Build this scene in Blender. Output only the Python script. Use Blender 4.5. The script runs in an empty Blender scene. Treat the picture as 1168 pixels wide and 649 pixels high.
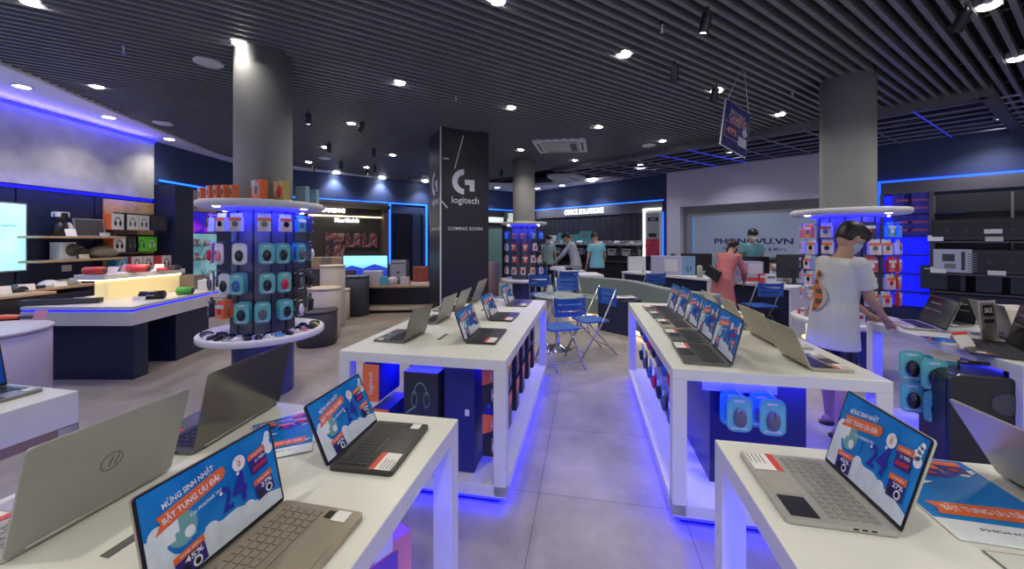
import bpy, bmesh, math, random
from mathutils import Vector, Matrix, Euler
random.seed(7)
SC = bpy.context.scene
COL = SC.collection
PI = math.pi
R = math.radians
# ---- measured camera of the photograph (1168 x 649) : world units are metres ----
F, CX, HY, H = 440.0, 584.0, 274.0, 1.5
def P(px, py, z):
    Y = (H - z) * F / (py - HY)
    return Vector(((px - CX) / F * Y, Y, z))
def Q(px, py, Y):
    return Vector(((px - CX) / F * Y, Y, H - (py - HY) / F * Y))
def QX(px, py, X):
    Y = X * F / (px - CX)
    return Vector((X, Y, H - (py - HY) / F * Y))
def T(x=0, y=0, z=0): return Matrix.Translation((x, y, z))
def RZ(d): return Matrix.Rotation(R(d), 4, 'Z')
def RX(d): return Matrix.Rotation(R(d), 4, 'X')
def RY(d): return Matrix.Rotation(R(d), 4, 'Y')
def S(x, y, z): return Matrix.Diagonal((x, y, z, 1))

# ---------------------------------------------------------------- materials
MATS = {}
def M(name, col=(.8, .8, .8), rough=.5, metal=0., emit=0., noise=0., nscale=20., trans=0., alpha=1., bump=0., spec=.5, ecol=None, coat=0.):
    if name in MATS: return MATS[name]
    m = bpy.data.materials.new(name); m.use_nodes = True
    nt = m.node_tree; b = nt.nodes['Principled BSDF']
    c = (*col, 1)
    b.inputs['Base Color'].default_value = c
    b.inputs['Roughness'].default_value = rough
    b.inputs['Metallic'].default_value = metal
    b.inputs['Specular IOR Level'].default_value = spec
    if coat: b.inputs['Coat Weight'].default_value = coat
    if trans: b.inputs['Transmission Weight'].default_value = trans; b.inputs['IOR'].default_value = 1.15
    if alpha < 1: b.inputs['Alpha'].default_value = alpha
    if emit:
        b.inputs['Emission Color'].default_value = (*(ecol or col), 1); b.inputs['Emission Strength'].default_value = emit
    if noise or bump:
        tc = nt.nodes.new('ShaderNodeTexCoord'); n = nt.nodes.new('ShaderNodeTexNoise'); n.inputs['Scale'].default_value = nscale
        n.inputs['Detail'].default_value = 5
        nt.links.new(tc.outputs['Object'], n.inputs['Vector'])
        if noise:
            r = nt.nodes.new('ShaderNodeValToRGB')
            r.color_ramp.elements[0].position = .3; r.color_ramp.elements[1].position = .7
            r.color_ramp.elements[0].color = (*[max(0, v * (1 - noise)) for v in col], 1)
            r.color_ramp.elements[1].color = (*[min(1, v * (1 + noise)) for v in col], 1)
            nt.links.new(n.outputs['Fac'], r.inputs['Fac']); nt.links.new(r.outputs['Color'], b.inputs['Base Color'])
        if bump:
            bp = nt.nodes.new('ShaderNodeBump'); bp.inputs['Strength'].default_value = bump; bp.inputs['Distance'].default_value = .01
            nt.links.new(n.outputs['Fac'], bp.inputs['Height']); nt.links.new(bp.outputs['Normal'], b.inputs['Normal'])
    MATS[name] = m
    return m
def ramp_mat(name, stops, axis='Z', rough=.6, emit=0., nscale=4., warp=.3):
    """cloudy printed picture: noise through a colour ramp"""
    if name in MATS: return MATS[name]
    m = bpy.data.materials.new(name); m.use_nodes = True; nt = m.node_tree; b = nt.nodes['Principled BSDF']
    tc = nt.nodes.new('ShaderNodeTexCoord'); n = nt.nodes.new('ShaderNodeTexNoise'); n.inputs['Scale'].default_value = nscale; n.inputs['Detail'].default_value = 4
    n.inputs['Distortion'].default_value = warp
    r = nt.nodes.new('ShaderNodeValToRGB'); e = r.color_ramp.elements
    while len(e) < len(stops): e.new(.5)
    for k, (p, c) in enumerate(stops): e[k].position = p; e[k].color = (*c, 1)
    nt.links.new(tc.outputs['Object'], n.inputs['Vector']); nt.links.new(n.outputs['Fac'], r.inputs['Fac'])
    nt.links.new(r.outputs['Color'], b.inputs['Base Color']); b.inputs['Roughness'].default_value = rough
    if emit:
        nt.links.new(r.outputs['Color'], b.inputs['Emission Color']); b.inputs['Emission Strength'].default_value = emit
    MATS[name] = m
    return m

# ---------------------------------------------------------------- mesh builder
_textcache = {}
def text_data(s, bold):
    k = (s, bold)
    if k not in _textcache:
        cu = bpy.data.curves.new('t', 'FONT'); cu.body = s; cu.size = 1; cu.align_x = 'CENTER'; cu.align_y = 'CENTER'; cu.resolution_u = 2
        cu.offset = bold
        o = bpy.data.objects.new('t', cu); COL.objects.link(o)
        dg = bpy.context.evaluated_depsgraph_get(); me = bpy.data.meshes.new_from_object(o.evaluated_get(dg))
        vs = [v.co.copy() for v in me.vertices]; fs = [tuple(p.vertices) for p in me.polygons]
        bpy.data.objects.remove(o); bpy.data.curves.remove(cu); bpy.data.meshes.remove(me)
        _textcache[k] = (vs, fs)
    return _textcache[k]
class MB:
    def __init__(s): s.v = []; s.f = []; s.m = []; s.s = []; s.X = Matrix.Identity(4)
    def at(s, X=None): s.X = X if X is not None else Matrix.Identity(4); return s
    def raw(s, vs, fs, m=0, smooth=False):
        b = len(s.v); s.v += [s.X @ Vector(v) for v in vs]; s.f += [tuple(i + b for i in f) for f in fs]; s.m += [m] * len(fs); s.s += [smooth] * len(fs); return s
    def box(s, x0, x1, y0, y1, z0, z1, m=0):
        return s.raw([(x0, y0, z0), (x1, y0, z0), (x1, y1, z0), (x0, y1, z0), (x0, y0, z1), (x1, y0, z1), (x1, y1, z1), (x0, y1, z1)],
                     [(0, 3, 2, 1), (4, 5, 6, 7), (0, 1, 5, 4), (1, 2, 6, 5), (2, 3, 7, 6), (3, 0, 4, 7)], m)
    def prism(s, poly, z0, z1, m=0, smooth=False):
        n = len(poly)
        s.raw([(x, y, z0) for x, y in poly] + [(x, y, z1) for x, y in poly], [tuple(range(n - 1, -1, -1)), tuple(range(n, 2 * n))], m)
        b = len(s.v) - 2 * n
        for i in range(n):
            j = (i + 1) % n; s.f.append((b + i, b + j, b + n + j, b + n + i)); s.m.append(m); s.s.append(smooth)
        return s
    def poly(s, pts, m=0): return s.raw(pts, [tuple(range(len(pts)))], m)
    def lathe(s, prof, n=32, m=0, c=(0, 0), smooth=True, cap=True):
        k = len(prof); vs = []; fs = []
        for i in range(n):
            a = 2 * PI * i / n
            for r, z in prof: vs.append((c[0] + r * math.cos(a), c[1] + r * math.sin(a), z))
        for i in range(n):
            j = (i + 1) % n
            for q in range(k - 1): fs.append((i * k + q, j * k + q, j * k + q + 1, i * k + q + 1))
        s.raw(vs, fs, m, smooth)
        if cap:
            b = len(s.v) - len(vs)
            if prof[0][0] > 1e-6: s.f.append(tuple(b + i * k for i in range(n - 1, -1, -1))); s.m.append(m); s.s.append(False)
            if prof[-1][0] > 1e-6: s.f.append(tuple(b + i * k + k - 1 for i in range(n))); s.m.append(m); s.s.append(False)
        return s
    def loft(s, rings, m=0, n=14, smooth=True):
        """rings: list of (center, rx, ry, xaxis, yaxis)"""
        vs = []; fs = []; k = len(rings)
        for c, rx, ry, ax, ay in rings:
            for i in range(n):
                a = 2 * PI * i / n; vs.append(Vector(c) + Vector(ax) * rx * math.cos(a) + Vector(ay) * ry * math.sin(a))
        for q in range(k - 1):
            for i in range(n):
                j = (i + 1) % n; fs.append((q * n + i, q * n + j, (q + 1) * n + j, (q + 1) * n + i))
        fs.append(tuple(range(n - 1, -1, -1))); fs.append(tuple((k - 1) * n + i for i in range(n)))
        return s.raw(vs, fs, m, smooth)
    def tube(s, pts, r, m=0, n=8, smooth=True, caps=True):
        pts = [Vector(p) for p in pts]; rs = r if isinstance(r, (list, tuple)) else [r] * len(pts)
        rings = []; px = None
        for i, p in enumerate(pts):
            d = (pts[min(i + 1, len(pts) - 1)] - pts[max(i - 1, 0)]).normalized()
            a = px if px is not None and abs(px.dot(d)) < .9 else (Vector((0, 0, 1)) if abs(d.z) < .9 else Vector((1, 0, 0)))
            ay = d.cross(a).normalized(); ax = ay.cross(d).normalized(); px = ax
            rings.append((p, rs[i], rs[i], ax, ay))
        return s.loft(rings, m, n, smooth)
    def ell(s, c, rx, ry, rz, m=0, n=16, k=8, z0=-1., z1=1.):
        prof = []
        a0, a1 = math.asin(z0), math.asin(z1)
        for i in range(k + 1):
            a = a0 + (a1 - a0) * i / k; prof.append((max(math.cos(a), 1e-5), math.sin(a)))
        X = s.X; s.X = X @ T(*c) @ S(rx, ry, rz); s.lathe(prof, n, m); s.X = X; return s
    def text(s, t, size, m=0, bold=.012, w=None, h=None):
        vs, fs = text_data(t, bold)
        sx = sy = size
        if w and vs:
            ww = max(v.x for v in vs) - min(v.x for v in vs); sx = w / ww
            if h: hh = max(v.y for v in vs) - min(v.y for v in vs); sy = h / hh
        return s.raw([(v.x * sx, v.y * sy, 0) for v in vs], fs, m)
    def rrect(s, w, h, r, z0, z1, m=0, c=(0, 0), n=4, smooth=False):
        pts = []
        for cx, cy, a in ((w / 2 - r, h / 2 - r, 0), (-w / 2 + r, h / 2 - r, 90), (-w / 2 + r, -h / 2 + r, 180), (w / 2 - r, -h / 2 + r, 270)):
            for i in range(n + 1): b = R(a + 90 * i / n); pts.append((c[0] + cx + r * math.cos(b), c[1] + cy + r * math.sin(b)))
        return s.prism(pts, z0, z1, m, smooth)
    def mesh(s, name, mats):
        me = bpy.data.meshes.new(name); me.from_pydata([tuple(v) for v in s.v], [], s.f)
        for m in (mats if isinstance(mats, (list, tuple)) else [mats]): me.materials.append(m)
        me.polygons.foreach_set('material_index', s.m); me.polygons.foreach_set('use_smooth', s.s); me.update(); return me
    def build(s, name, mats, parent=None, bevel=0, loc=None, X=None):
        return link(name, s.mesh(name, mats), parent, bevel, X)
def link(name, me, parent=None, bevel=0, X=None):
    o = bpy.data.objects.new(name, me); COL.objects.link(o)
    if parent: o.parent = parent
    if X is not None: o.matrix_local = X
    if bevel:
        b = o.modifiers.new('bevel', 'BEVEL'); b.width = bevel; b.segments = 2; b.limit_method = 'ANGLE'; b.angle_limit = R(40)
    return o
def tag(o, label, cat, group=None):
    o['label'] = label; o['category'] = cat
    if group: o['group'] = group
    return o
def thing(name, label, cat, X=None, group=None):
    o = bpy.data.objects.new(name, None); COL.objects.link(o); o.empty_display_size = .1
    if X is not None: o.matrix_world = X
    return tag(o, label, cat, group)
def struct(o): o['kind'] = 'structure'; return o
def dup(o, X, label, group=None, parent=None):
    """copy a thing, its parts and their sub-parts"""
    c = o.copy(); COL.objects.link(c)
    if parent: c.parent = parent
    else:
        c.matrix_world = X; c['label'] = label
        if group: c['group'] = group
    for ch in o.children: dup(ch, None, None, None, c)
    return c
NTH = ['first', 'second', 'third', 'fourth', 'fifth', 'sixth', 'seventh', 'eighth', 'ninth', 'tenth', 'eleventh', 'twelfth', 'thirteenth', 'fourteenth', 'fifteenth', 'sixteenth', 'seventeenth', 'eighteenth', 'nineteenth', 'twentieth']

# common materials
white = M('white_laminate', (.66, .67, .62), .32, noise=.03, nscale=6)
whitep = M('white_paint', (.62, .62, .66), .6, noise=.03)
navy = M('navy_panel', (.012, .018, .055), .4, noise=.15, nscale=8)
black = M('black_plastic', (.012, .012, .014), .35)
blackm = M('black_metal', (.02, .02, .022), .4, .4)
silver = M('silver_metal', (.42, .42, .41), .32, .75, noise=.04)
gold = M('gold_metal', (.40, .35, .27), .36, .6)
chrome = M('chrome', (.6, .62, .66), .12, 1.)
paper = M('paper_white', (.75, .74, .72), .6)
red = M('print_red', (.6, .05, .04), .5)
orange = M('print_orange', (.78, .13, .03), .5)
cream = M('cream_laminate', (.62, .56, .44), .45, noise=.04)
wood = M('pale_wood', (.42, .30, .18), .5, noise=.15, nscale=12)
grey = M('grey_plaster', (.36, .36, .37), .8, noise=.14, nscale=5, bump=.2)
dgrey = M('dark_grey', (.05, .05, .055), .5)
mgrey = M('mid_grey', (.2, .2, .2), .5)
ledblue = M('blue_led', (.01, .01, .8), .5, emit=2.2, ecol=(.006, .006, 1.)); ledkick = M('blue_led_strong', (.01, .01, .8), .5, emit=13., ecol=(.004, .004, 1.))
ledcyan = M('cyan_led', (.02, .2, 1.), .5, emit=2.6, ecol=(.012, .13, 1.))
ledwarm = M('warm_led', (1., .8, .45), .5, emit=6., ecol=(1., .74, .38))
ledwhite = M('white_light', (1, .98, .95), .5, emit=14., ecol=(1, .98, .94))
# ================================================================ ROOM
ANG = -11.0                                    # the sales tables' direction
def dirs(a): return Vector((math.cos(R(a)), math.sin(R(a)), 0)), Vector((-math.sin(R(a)), math.cos(R(a)), 0))
# corner points of the room
WL0, WL1 = Vector((-6.5, -3.5, 0)), Vector((-6.5, 9.1, 0))
BK = Vector((.4, 14.7, 0)); WR1 = Vector((9.0, 5.3, 0)); WR0 = Vector((12.2, 1.8, 0))
ZC, ZS = 3.33, 3.30
def floor_mat():
    m = bpy.data.materials.new('floor_tiles'); m.use_nodes = True; nt = m.node_tree; b = nt.nodes['Principled BSDF']
    tc = nt.nodes.new('ShaderNodeTexCoord'); mp = nt.nodes.new('ShaderNodeMapping'); mp.inputs['Rotation'].default_value = (0, 0, R(-ANG)); mp.inputs['Location'].default_value = (.28, .12, 0)
    br = nt.nodes.new('ShaderNodeTexBrick'); br.offset = 0; br.inputs['Scale'].default_value = 1.0
    br.inputs['Brick Width'].default_value = .8; br.inputs['Row Height'].default_value = .8; br.inputs['Mortar Size'].default_value = .0028
    br.inputs['Color1'].default_value = (.37, .345, .315, 1); br.inputs['Color2'].default_value = (.335, .312, .285, 1); br.inputs['Mortar'].default_value = (.17, .16, .155, 1)
    n = nt.nodes.new('ShaderNodeTexNoise'); n.inputs['Scale'].default_value = 2.2; n.inputs['Detail'].default_value = 8; n.inputs['Roughness'].default_value = .65
    r = nt.nodes.new('ShaderNodeValToRGB'); r.color_ramp.elements[0].color = (.68, .67, .66, 1); r.color_ramp.elements[1].color = (1.2, 1.18, 1.15, 1)
    r.color_ramp.elements[0].position = .3; r.color_ramp.elements[1].position = .72
    mx = nt.nodes.new('ShaderNodeMix'); mx.data_type = 'RGBA'; mx.blend_type = 'MULTIPLY'; mx.inputs[0].default_value = 1
    L = nt.links.new
    L(tc.outputs['Object'], mp.inputs['Vector']); L(mp.outputs['Vector'], br.inputs['Vector']); L(tc.outputs['Object'], n.inputs['Vector'])
    L(n.outputs['Fac'], r.inputs['Fac']); L(br.outputs['Color'], mx.inputs[6]); L(r.outputs['Color'], mx.inputs[7]); L(mx.outputs[2], b.inputs['Base Color'])
    rr = nt.nodes.new('ShaderNodeMapRange'); rr.inputs['To Min'].default_value = .24; rr.inputs['To Max'].default_value = .42
    L(n.outputs['Fac'], rr.inputs['Value']); L(rr.outputs['Result'], b.inputs['Roughness'])
    return m
fl = [(-6.5, -3.5), (12.2, -3.5), (12.2, 1.8), (9., 5.3), (.4, 14.7), (-6.5, 9.1)]
mb = MB(); mb.prism([(x * 1.02, y * 1.01) for x, y in fl], -.1, 0); struct(mb.build('floor', floor_mat()))
# ceiling: plenum slab + the dark slats (a repeating surface pattern) below it
plen = M('plenum_black', (.010, .010, .013), .8)
slatm = M('slat_grey', (.15, .155, .17), .42, noise=.08, nscale=3)
mb = MB(); mb.prism([(x * 1.02, y * 1.01) for x, y in fl], ZC + .42, ZC + .47, 0)
SA = 90 - 57.1
su, sn = dirs(SA)                              # along the slats, across the slats
def inside_span(c):
    """clip the line c*sn + t*su to the room polygon (convex)"""
    t0, t1 = -40., 40.
    for i in range(len(fl)):
        a = Vector((*fl[i], 0)); b2 = Vector((*fl[(i + 1) % len(fl)], 0)); e = b2 - a; nrm = Vector((e.y, -e.x, 0))
        p = sn * c; den = nrm.dot(su); num = nrm.dot(a - p)
        if abs(den) < 1e-9: continue
        t = num / den
        if den > 0: t1 = min(t1, t)
        else: t0 = max(t0, t)
    return t0, t1
# opening of the slats for the grid-ceiling bay along the right back wall
BAY = [P(1093, 111, 3.27) if False else Vector((5.75, 4.75, 0)), Vector((8.35, 6.42, 0))]
bay_w = (WR1 - BK).normalized()
bn = Vector((-bay_w.y, bay_w.x, 0))
if bn.dot(Vector((0, 0, 0)) - BK) < 0: bn = -bn
def bay_t(c):
    """t where the slat at offset c would enter the bay (the inner beam line through BAY[0] parallel to wall)"""
    p = sn * c; a = BAY[0]; nrm = bn
    return nrm.dot(a - p) / nrm.dot(su)
c_edge = sn.dot(BAY[0])
c = -9.0
while c < 16:
    t0, t1 = inside_span(c)
    if t1 > t0 + .05:
        if c > c_edge:
            tb = bay_t(c)
            if tb < t1: t1 = tb
        if t1 > t0 + .05:
            mid = su * ((t0 + t1) / 2) + sn * c
            X = T(mid.x, mid.y, 0) @ RZ(SA); hl = (t1 - t0) / 2
            mb.at(X).box(-hl, hl, -.018, .018, ZC, ZC + .085, 1)
    c += .1
# cross rails above the slats
for t in [x * 1.2 - 8 for x in range(20)]:
    X = T(su.x * t, su.y * t, 0) @ RZ(SA); mb.at(X).box(-.015, .015, -9, 16, ZC + .086, ZC + .10, 1)
mb.at(); struct(mb.build('ceiling', [plen, slatm]))
# walls
def wall(name, a, b, z0, z1, mat, th=.12, out=0):
    d = (b - a); L = d.length; a0 = math.degrees(math.atan2(d.y, d.x))
    o = MB().at(T(a.x, a.y, 0) @ RZ(a0)).box(0, L, out, out + th, z0, z1).build(name, mat); return struct(o)
navyw = M('navy_wall', (.030, .048, .125), .6, noise=.08, nscale=3)
def wf(a, b):                                    # frame on a wall: x along, -y into the room
    d = b - a; a0 = math.degrees(math.atan2(d.y, d.x)); return T(a.x, a.y, 0) @ RZ(a0)
wall('wall_left', WL1, WL0, 0, ZC + .4, navyw, th=-.12)
wall('wall_back', WL1, BK, 0, ZC + .4, navyw)
wall('wall_right', BK, WR0, 0, ZC + .4, navyw)
FL_ = T(WL0.x, WL0.y, 0) @ RZ(90)               # left wall: x = world Y + 3.5 ; -y (local) = +X world? (local y -> -X)
FB = wf(WL1, BK); FR = wf(BK, WR0)
def hit(fr, px, off=0.):
    """distance along a wall frame where the view ray of column px meets it (off metres into the room)"""
    o = fr @ Vector((0, -off, 0)); d = (fr.to_3x3() @ Vector((1, 0, 0))); k = (px - CX) / F
    return (k * o.y - o.x) / (d.x - k * d.y)
def zat(fr, px, py, off=0.):
    u = hit(fr, px, off); Y = (fr @ Vector((u, -off, 0))).y
    return H - (py - HY) / F * Y
# left wall: grey plaster fascia on top, navy slat panels below, blue cove line between
yl = 6.94 + 3.5
mb = MB(); mb.at(FL_).box(0, yl, -.06, 0, 2.24, ZS); struct(mb.build('trim_plaster_fascia', grey))
mb = MB(); mb.at(FL_)
for k in range(9):
    x = yl - .02 - k * .95; mb.box(x - .93, x, -.03, 0, .02, 2.18)
struct(mb.build('trim_left_panels', navy, bevel=.004))
mb = MB(); mb.at(FL_).box(0, yl, -.035, -.005, 2.19, 2.225); struct(mb.build('trim_left_cove_light', ledblue))
# white perimeter soffit (left, back, back-right)
soff = M('soffit_white', (.82, .80, .86), .6, noise=.02)
mb = MB()
mb.prism([(-6.5, -3.5), (-4.5, -3.5), (-4.8, 1.5), (-5.25, 3.96), (-5.6, 5.42), (-6.25, 8.2), (-6.2, 8.8), (-5.2, 9.75), (-3.65, 11.55), (-2.78, 12.2), (-.84, 12.65), (.76, 12.9), (2.85, 11.5), (3.3, 11.5), (.4, 14.7), (-6.5, 9.1)], ZS, ZS + .1)
struct(mb.build('trim_soffit', soff))
mb = MB(); mb.prism([(8.35, 6.42), (8.3, 5.55), (11.6, 1.9), (12.2, 1.8), (9., 5.3), (8.1, 6.3)], ZS, ZS + .1); struct(mb.build('trim_soffit_right', soff))
# cove light of the left soffit at the plaster wall
mb = MB(); mb.at(FL_).box(0, yl, -.09, -.062, ZS - .05, ZS - .03); struct(mb.build('trim_soffit_cove_light', ledkick))
# long blue / cyan light line at 2.6 m round the room
mb = MB()
mb.at(FL_).box(yl + .15, 12.6, -.03, -.005, 2.585, 2.615)
mb.at(FB).box(0, hit(FB, 443), -.03, -.005, 2.585, 2.615); mb.box(hit(FB, 446), hit(FB, 486), -.03, -.005, 2.585, 2.615); mb.box(hit(FB, 552), (BK - WL1).length - .05, -.03, -.005, 2.585, 2.615)
u757 = hit(FR, 757); mb.at(FR).box(.05, u757, -.03, -.005, 2.585, 2.615); mb.box(u757 - .035, u757, -.03, -.005, .75, 2.6)
struct(mb.build('trim_cyan_light_line', ledcyan))
mb = MB(); mb.at(FB)
for px in (444.5,): mb.box(hit(FB, px) - .03, hit(FB, px) + .02, -.035, -.005, .8, 2.6)
mb.box(hit(FB, 486) - .02, hit(FB, 486) + .03, -.035, -.005, .7, 2.6)
struct(mb.build('trim_door_light_lines', ledcyan))
ledcb = M('right_blue_led', (.02, .08, 1.), .5, emit=2.6, ecol=(.006, .06, 1.))
mb = MB(); ur = hit(FR, 1001.5); mb.at(FR).box(ur, ur + 6, -.04, -.005, 2.585, 2.625); mb.box(ur, ur + .045, -.04, -.005, .7, 2.6)
struct(mb.build('trim_right_light_line', ledcb))
# grid ceiling bay : beam, T-bar grid
beamm = M('beam_grey', (.085, .085, .10), .6)
ub0 = (BAY[0] - BK).dot(bay_w); wdist = bn.dot(BAY[0] - BK)
bayF = T(BAY[0].x, BAY[0].y, 0) @ RZ(math.degrees(math.atan2(bay_w.y, bay_w.x)))
mb = MB(); mb.at(bayF).box(-6.9, .06, -.06, .06, ZC - .09, ZC + .2)
e = (BAY[1] - BAY[0]); X = T(BAY[0].x, BAY[0].y, 0) @ RZ(math.degrees(math.atan2(e.y, e.x)))
mb.at(X).box(-.06, e.length, -.12, 0, ZC - .09, ZC + .2)
struct(mb.build('trim_beam', beamm))
gridm = M('grid_metal', (.30, .28, .40), .35, .3); gridb = M('grid_blue', (.03, .04, .5), .4, emit=.5, ecol=(.03, .05, .9))
mb = MB(); mb.at(bayF)
for k in range(1, 8): mb.box(-6.9, 0 + k * .35, k * .36 - .01, k * .36 + .012, ZC - .05, ZC - .03)
es = (bayF.to_3x3().inverted() @ su)
for k in range(-11, 1):
    x0 = k * .62; mb.tube([(x0, 0, ZC - .04), (x0 + es.x / es.y * 2.7, 2.7, ZC - .04)], .012, n=4, smooth=False, m=1 if k in (-1, -6, -7) else 0)
struct(mb.build('trim_ceiling_grid', [gridm, gridb]))
mb = MB(); mb.at(bayF)
mb.poly([(-6.9, 0, ZC + .3), (.0, 0, ZC + .3), (2.7, 2.8, ZC + .3), (-6.9, 2.8, ZC + .3)]); struct(mb.build('trim_bay_void', plen))
# unseen rear behind the camera: left open below to let world light in
glow = M('shopfront_daylight', (.75, .85, 1.), .5, emit=1.1, ecol=(.8, .88, 1.))
wall('wall_front', Vector((12.2, -3.5, 0)), Vector((-6.5, -3.5, 0)), 2.9, ZC + .4, navyw)
wall('wall_side', Vector((12.2, 1.8, 0)), Vector((12.2, -3.5, 0)), 0, ZC + .4, navyw)
glassm = M('window_glass', (.9, .95, 1), .05, trans=1., alpha=.3)
mb = MB()
for k in range(7): mb.box(-6.5 + k * 2.67, -6.42 + k * 2.67, -3.6, -3.5, 0, 2.9)
struct(mb.build('rear_opening_posts', blackm))
# ================================================================ SALES TABLES
ux, uy = dirs(ANG)
TH = .83
def table(name, label, org, wx, ly, group=None, slab=.062, leg=.072, shelf=True, core=None, kick=True, topm=white, slots=False):
    X = T(org.x, org.y, 0) @ RZ(ANG)
    t = thing(name, label, 'table', X, group)
    mb = MB().box(0, wx, 0, ly, TH - slab, TH - .002); mb.build('tabletop', topm, t, bevel=.004)
    for lx in (0, wx - leg):
        for y in (0, ly - leg): MB().box(lx, lx + leg, y, y + leg, .06 if kick else 0, TH - slab).build('leg', topm, t, bevel=.003)
    if shelf:
        MB().box(0, wx, 0, ly, .055, .12).build('bottom_shelf', topm, t, bevel=.003)
    if core:
        x0, x1, y0, y1 = core
        MB().box(x0, x1, y0, y1, .12, TH - slab).build('centre_panel', M('centre_panel_blue', (.008, .012, .07), .3), t)
        kb = MB(); kb.box(x0 - .03, x0 - .015, y0, y1, TH - slab - .02, TH - slab - .006); kb.box(x1 + .015, x1 + .03, y0, y1, TH - slab - .02, TH - slab - .006)
        kb.box(.12, wx - .12, .085, .1, TH - slab - .02, TH - slab - .006)
        kb.build('under_top_light', ledkick, t)
    if kick:
        MB().box(.05, wx - .05, .05, ly - .05, .0, .055).build('plinth', M('plinth_blue', (.01, .012, .09), .25), t)
        kb = MB()
        kb.box(.035, wx - .035, .035, .048, .02, .05); kb.box(.035, wx - .035, ly - .048, ly - .035, .02, .05)
        kb.box(.035, .048, .035, ly - .035, .02, .05); kb.box(wx - .048, wx - .035, .035, ly - .035, .02, .05)
        kb.build('plinth_light', ledkick, t)
    for k in range(int(ly / .55) if slots else 0):
        y = .35 + k * .55; MB().box(wx * .47, wx * .475 + .018, y, y + .17, TH - .0025, TH + .0004).build('cable_slot', M('slot_dark', (.12, .12, .115), .5), t)
    return t
TL = 2.2
o1 = P(577, 411, TH) - ux * 1.04
o2 = P(767, 420, TH)
o3 = P(523, 477, TH) - uy * TL - ux * 1.02
o4 = P(815, 500, TH) - uy * TL
o5 = P(1168, 416, TH) - uy * .02 - ux * .02
o6 = P(90, 444.7, TH) - ux * 1.1 - uy * TL
T1 = table('sales_table', 'white sales table beyond the near left one, boxes hung over blue light beneath', o1, 1.04, TL, 'white sales tables', core=(.30, .70, .34, 1.95), slots=True)
T2 = table('sales_table', 'white sales table right of the aisle with a row of five poster laptops', o2, .99, TL, 'white sales tables', core=(.25, .74, .24, 1.98))
T3 = table('sales_table', 'nearest white sales table on the left, under the gold and black laptops', o3, 1.02, TL, 'white sales tables', core=(.3, .7, .2, 1.7), slots=True)
T4 = table('sales_table', 'nearest white sales table on the right, under the silver poster laptop', o4, 1.02, TL, 'white sales tables')
T5 = table('sales_table', 'white sales table by the young man with mouse packs hung under it', o5, 2.2, 1.18, 'white sales tables', core=(.35, 1.9, .62, .8))
T6 = table('sales_table', 'white deep-edged table at the left frame edge holding one laptop', o6, 1.1, TL, 'white sales tables', slab=.145, shelf=False, kick=False)
MB().box(1.07, 1.10, TL - .40, TL, TH - .185, TH - .145).build('wood_strip', M('strip_brown', (.25, .17, .13), .5), T6)
def add_area(name, X, sx, sy, e, col):
    l = bpy.data.lights.new(name, 'AREA'); l.shape = 'RECTANGLE'; l.size = sx; l.size_y = sy; l.energy = e; l.color = col
    o = bpy.data.objects.new(name, l); COL.objects.link(o); o.matrix_world = X; return o
BLUE = (.03, .035, 1.)
for t, wx, ly, e in ((o1, 1.04, TL, 12), (o2, .99, TL, 16), (o3, 1.02, TL, 8), (o4, 1.02, TL, 10)):
    X = T(t.x, t.y, 0) @ RZ(ANG)
    add_area('under_table_light', X @ T(.17, ly / 2, TH - .075), .12, ly - .3, e, BLUE)
    add_area('under_table_light', X @ T(wx - .17, ly / 2, TH - .075), .12, ly - .3, e, BLUE)
    add_area('under_table_light', X @ T(wx / 2, .17, TH - .075), wx - .35, .1, e * .4, BLUE)
X = T(o5.x, o5.y, 0) @ RZ(ANG)
add_area('under_table_light', X @ T(1.0, .3, TH - .075), 1.8, .3, 12, BLUE)
add_area('under_table_light', X @ T(.16, .6, TH - .075), .12, .9, 6, BLUE)

# ================================================================ PROMOTION POSTER (unit width 1 x height .6)
pblue = ramp_mat('poster_sky_blue', [(0, (.0, .09, .38)), (.45, (.0, .15, .50)), (.75, (.01, .25, .66))], rough=.22, nscale=3)
pwhite = M('poster_white', (.72, .78, .82), .25); pcloud = M('poster_cloud', (.60, .68, .74), .3, noise=.15, nscale=6)
porange = M('poster_orange', (.70, .13, .02), .25); pnavy = M('poster_violet', (.035, .02, .18), .25); pind = M('poster_indigo', (.02, .02, .32), .25)
pred = M('poster_red', (.45, .02, .04), .25); pgreen = M('poster_teal', (.15, .35, .36), .3); pblack = M('poster_black', (.015, .015, .02), .25)
PM = [pblue, pwhite, pcloud, porange, pnavy, pind, pred, pgreen, pblack]
def circ(mb, x, y, r, z, m, n=16, ry=None, seg=1.):
    mb.poly([(x + r * math.cos(2 * PI * i / n), y + (ry or r) * math.sin(2 * PI * i / n), z) for i in range(n)], m)
def quad(mb, x0, y0, x1, y1, z, m): mb.poly([(x0, y0, z), (x1, y0, z), (x1, y1, z), (x0, y1, z)], m)
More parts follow.
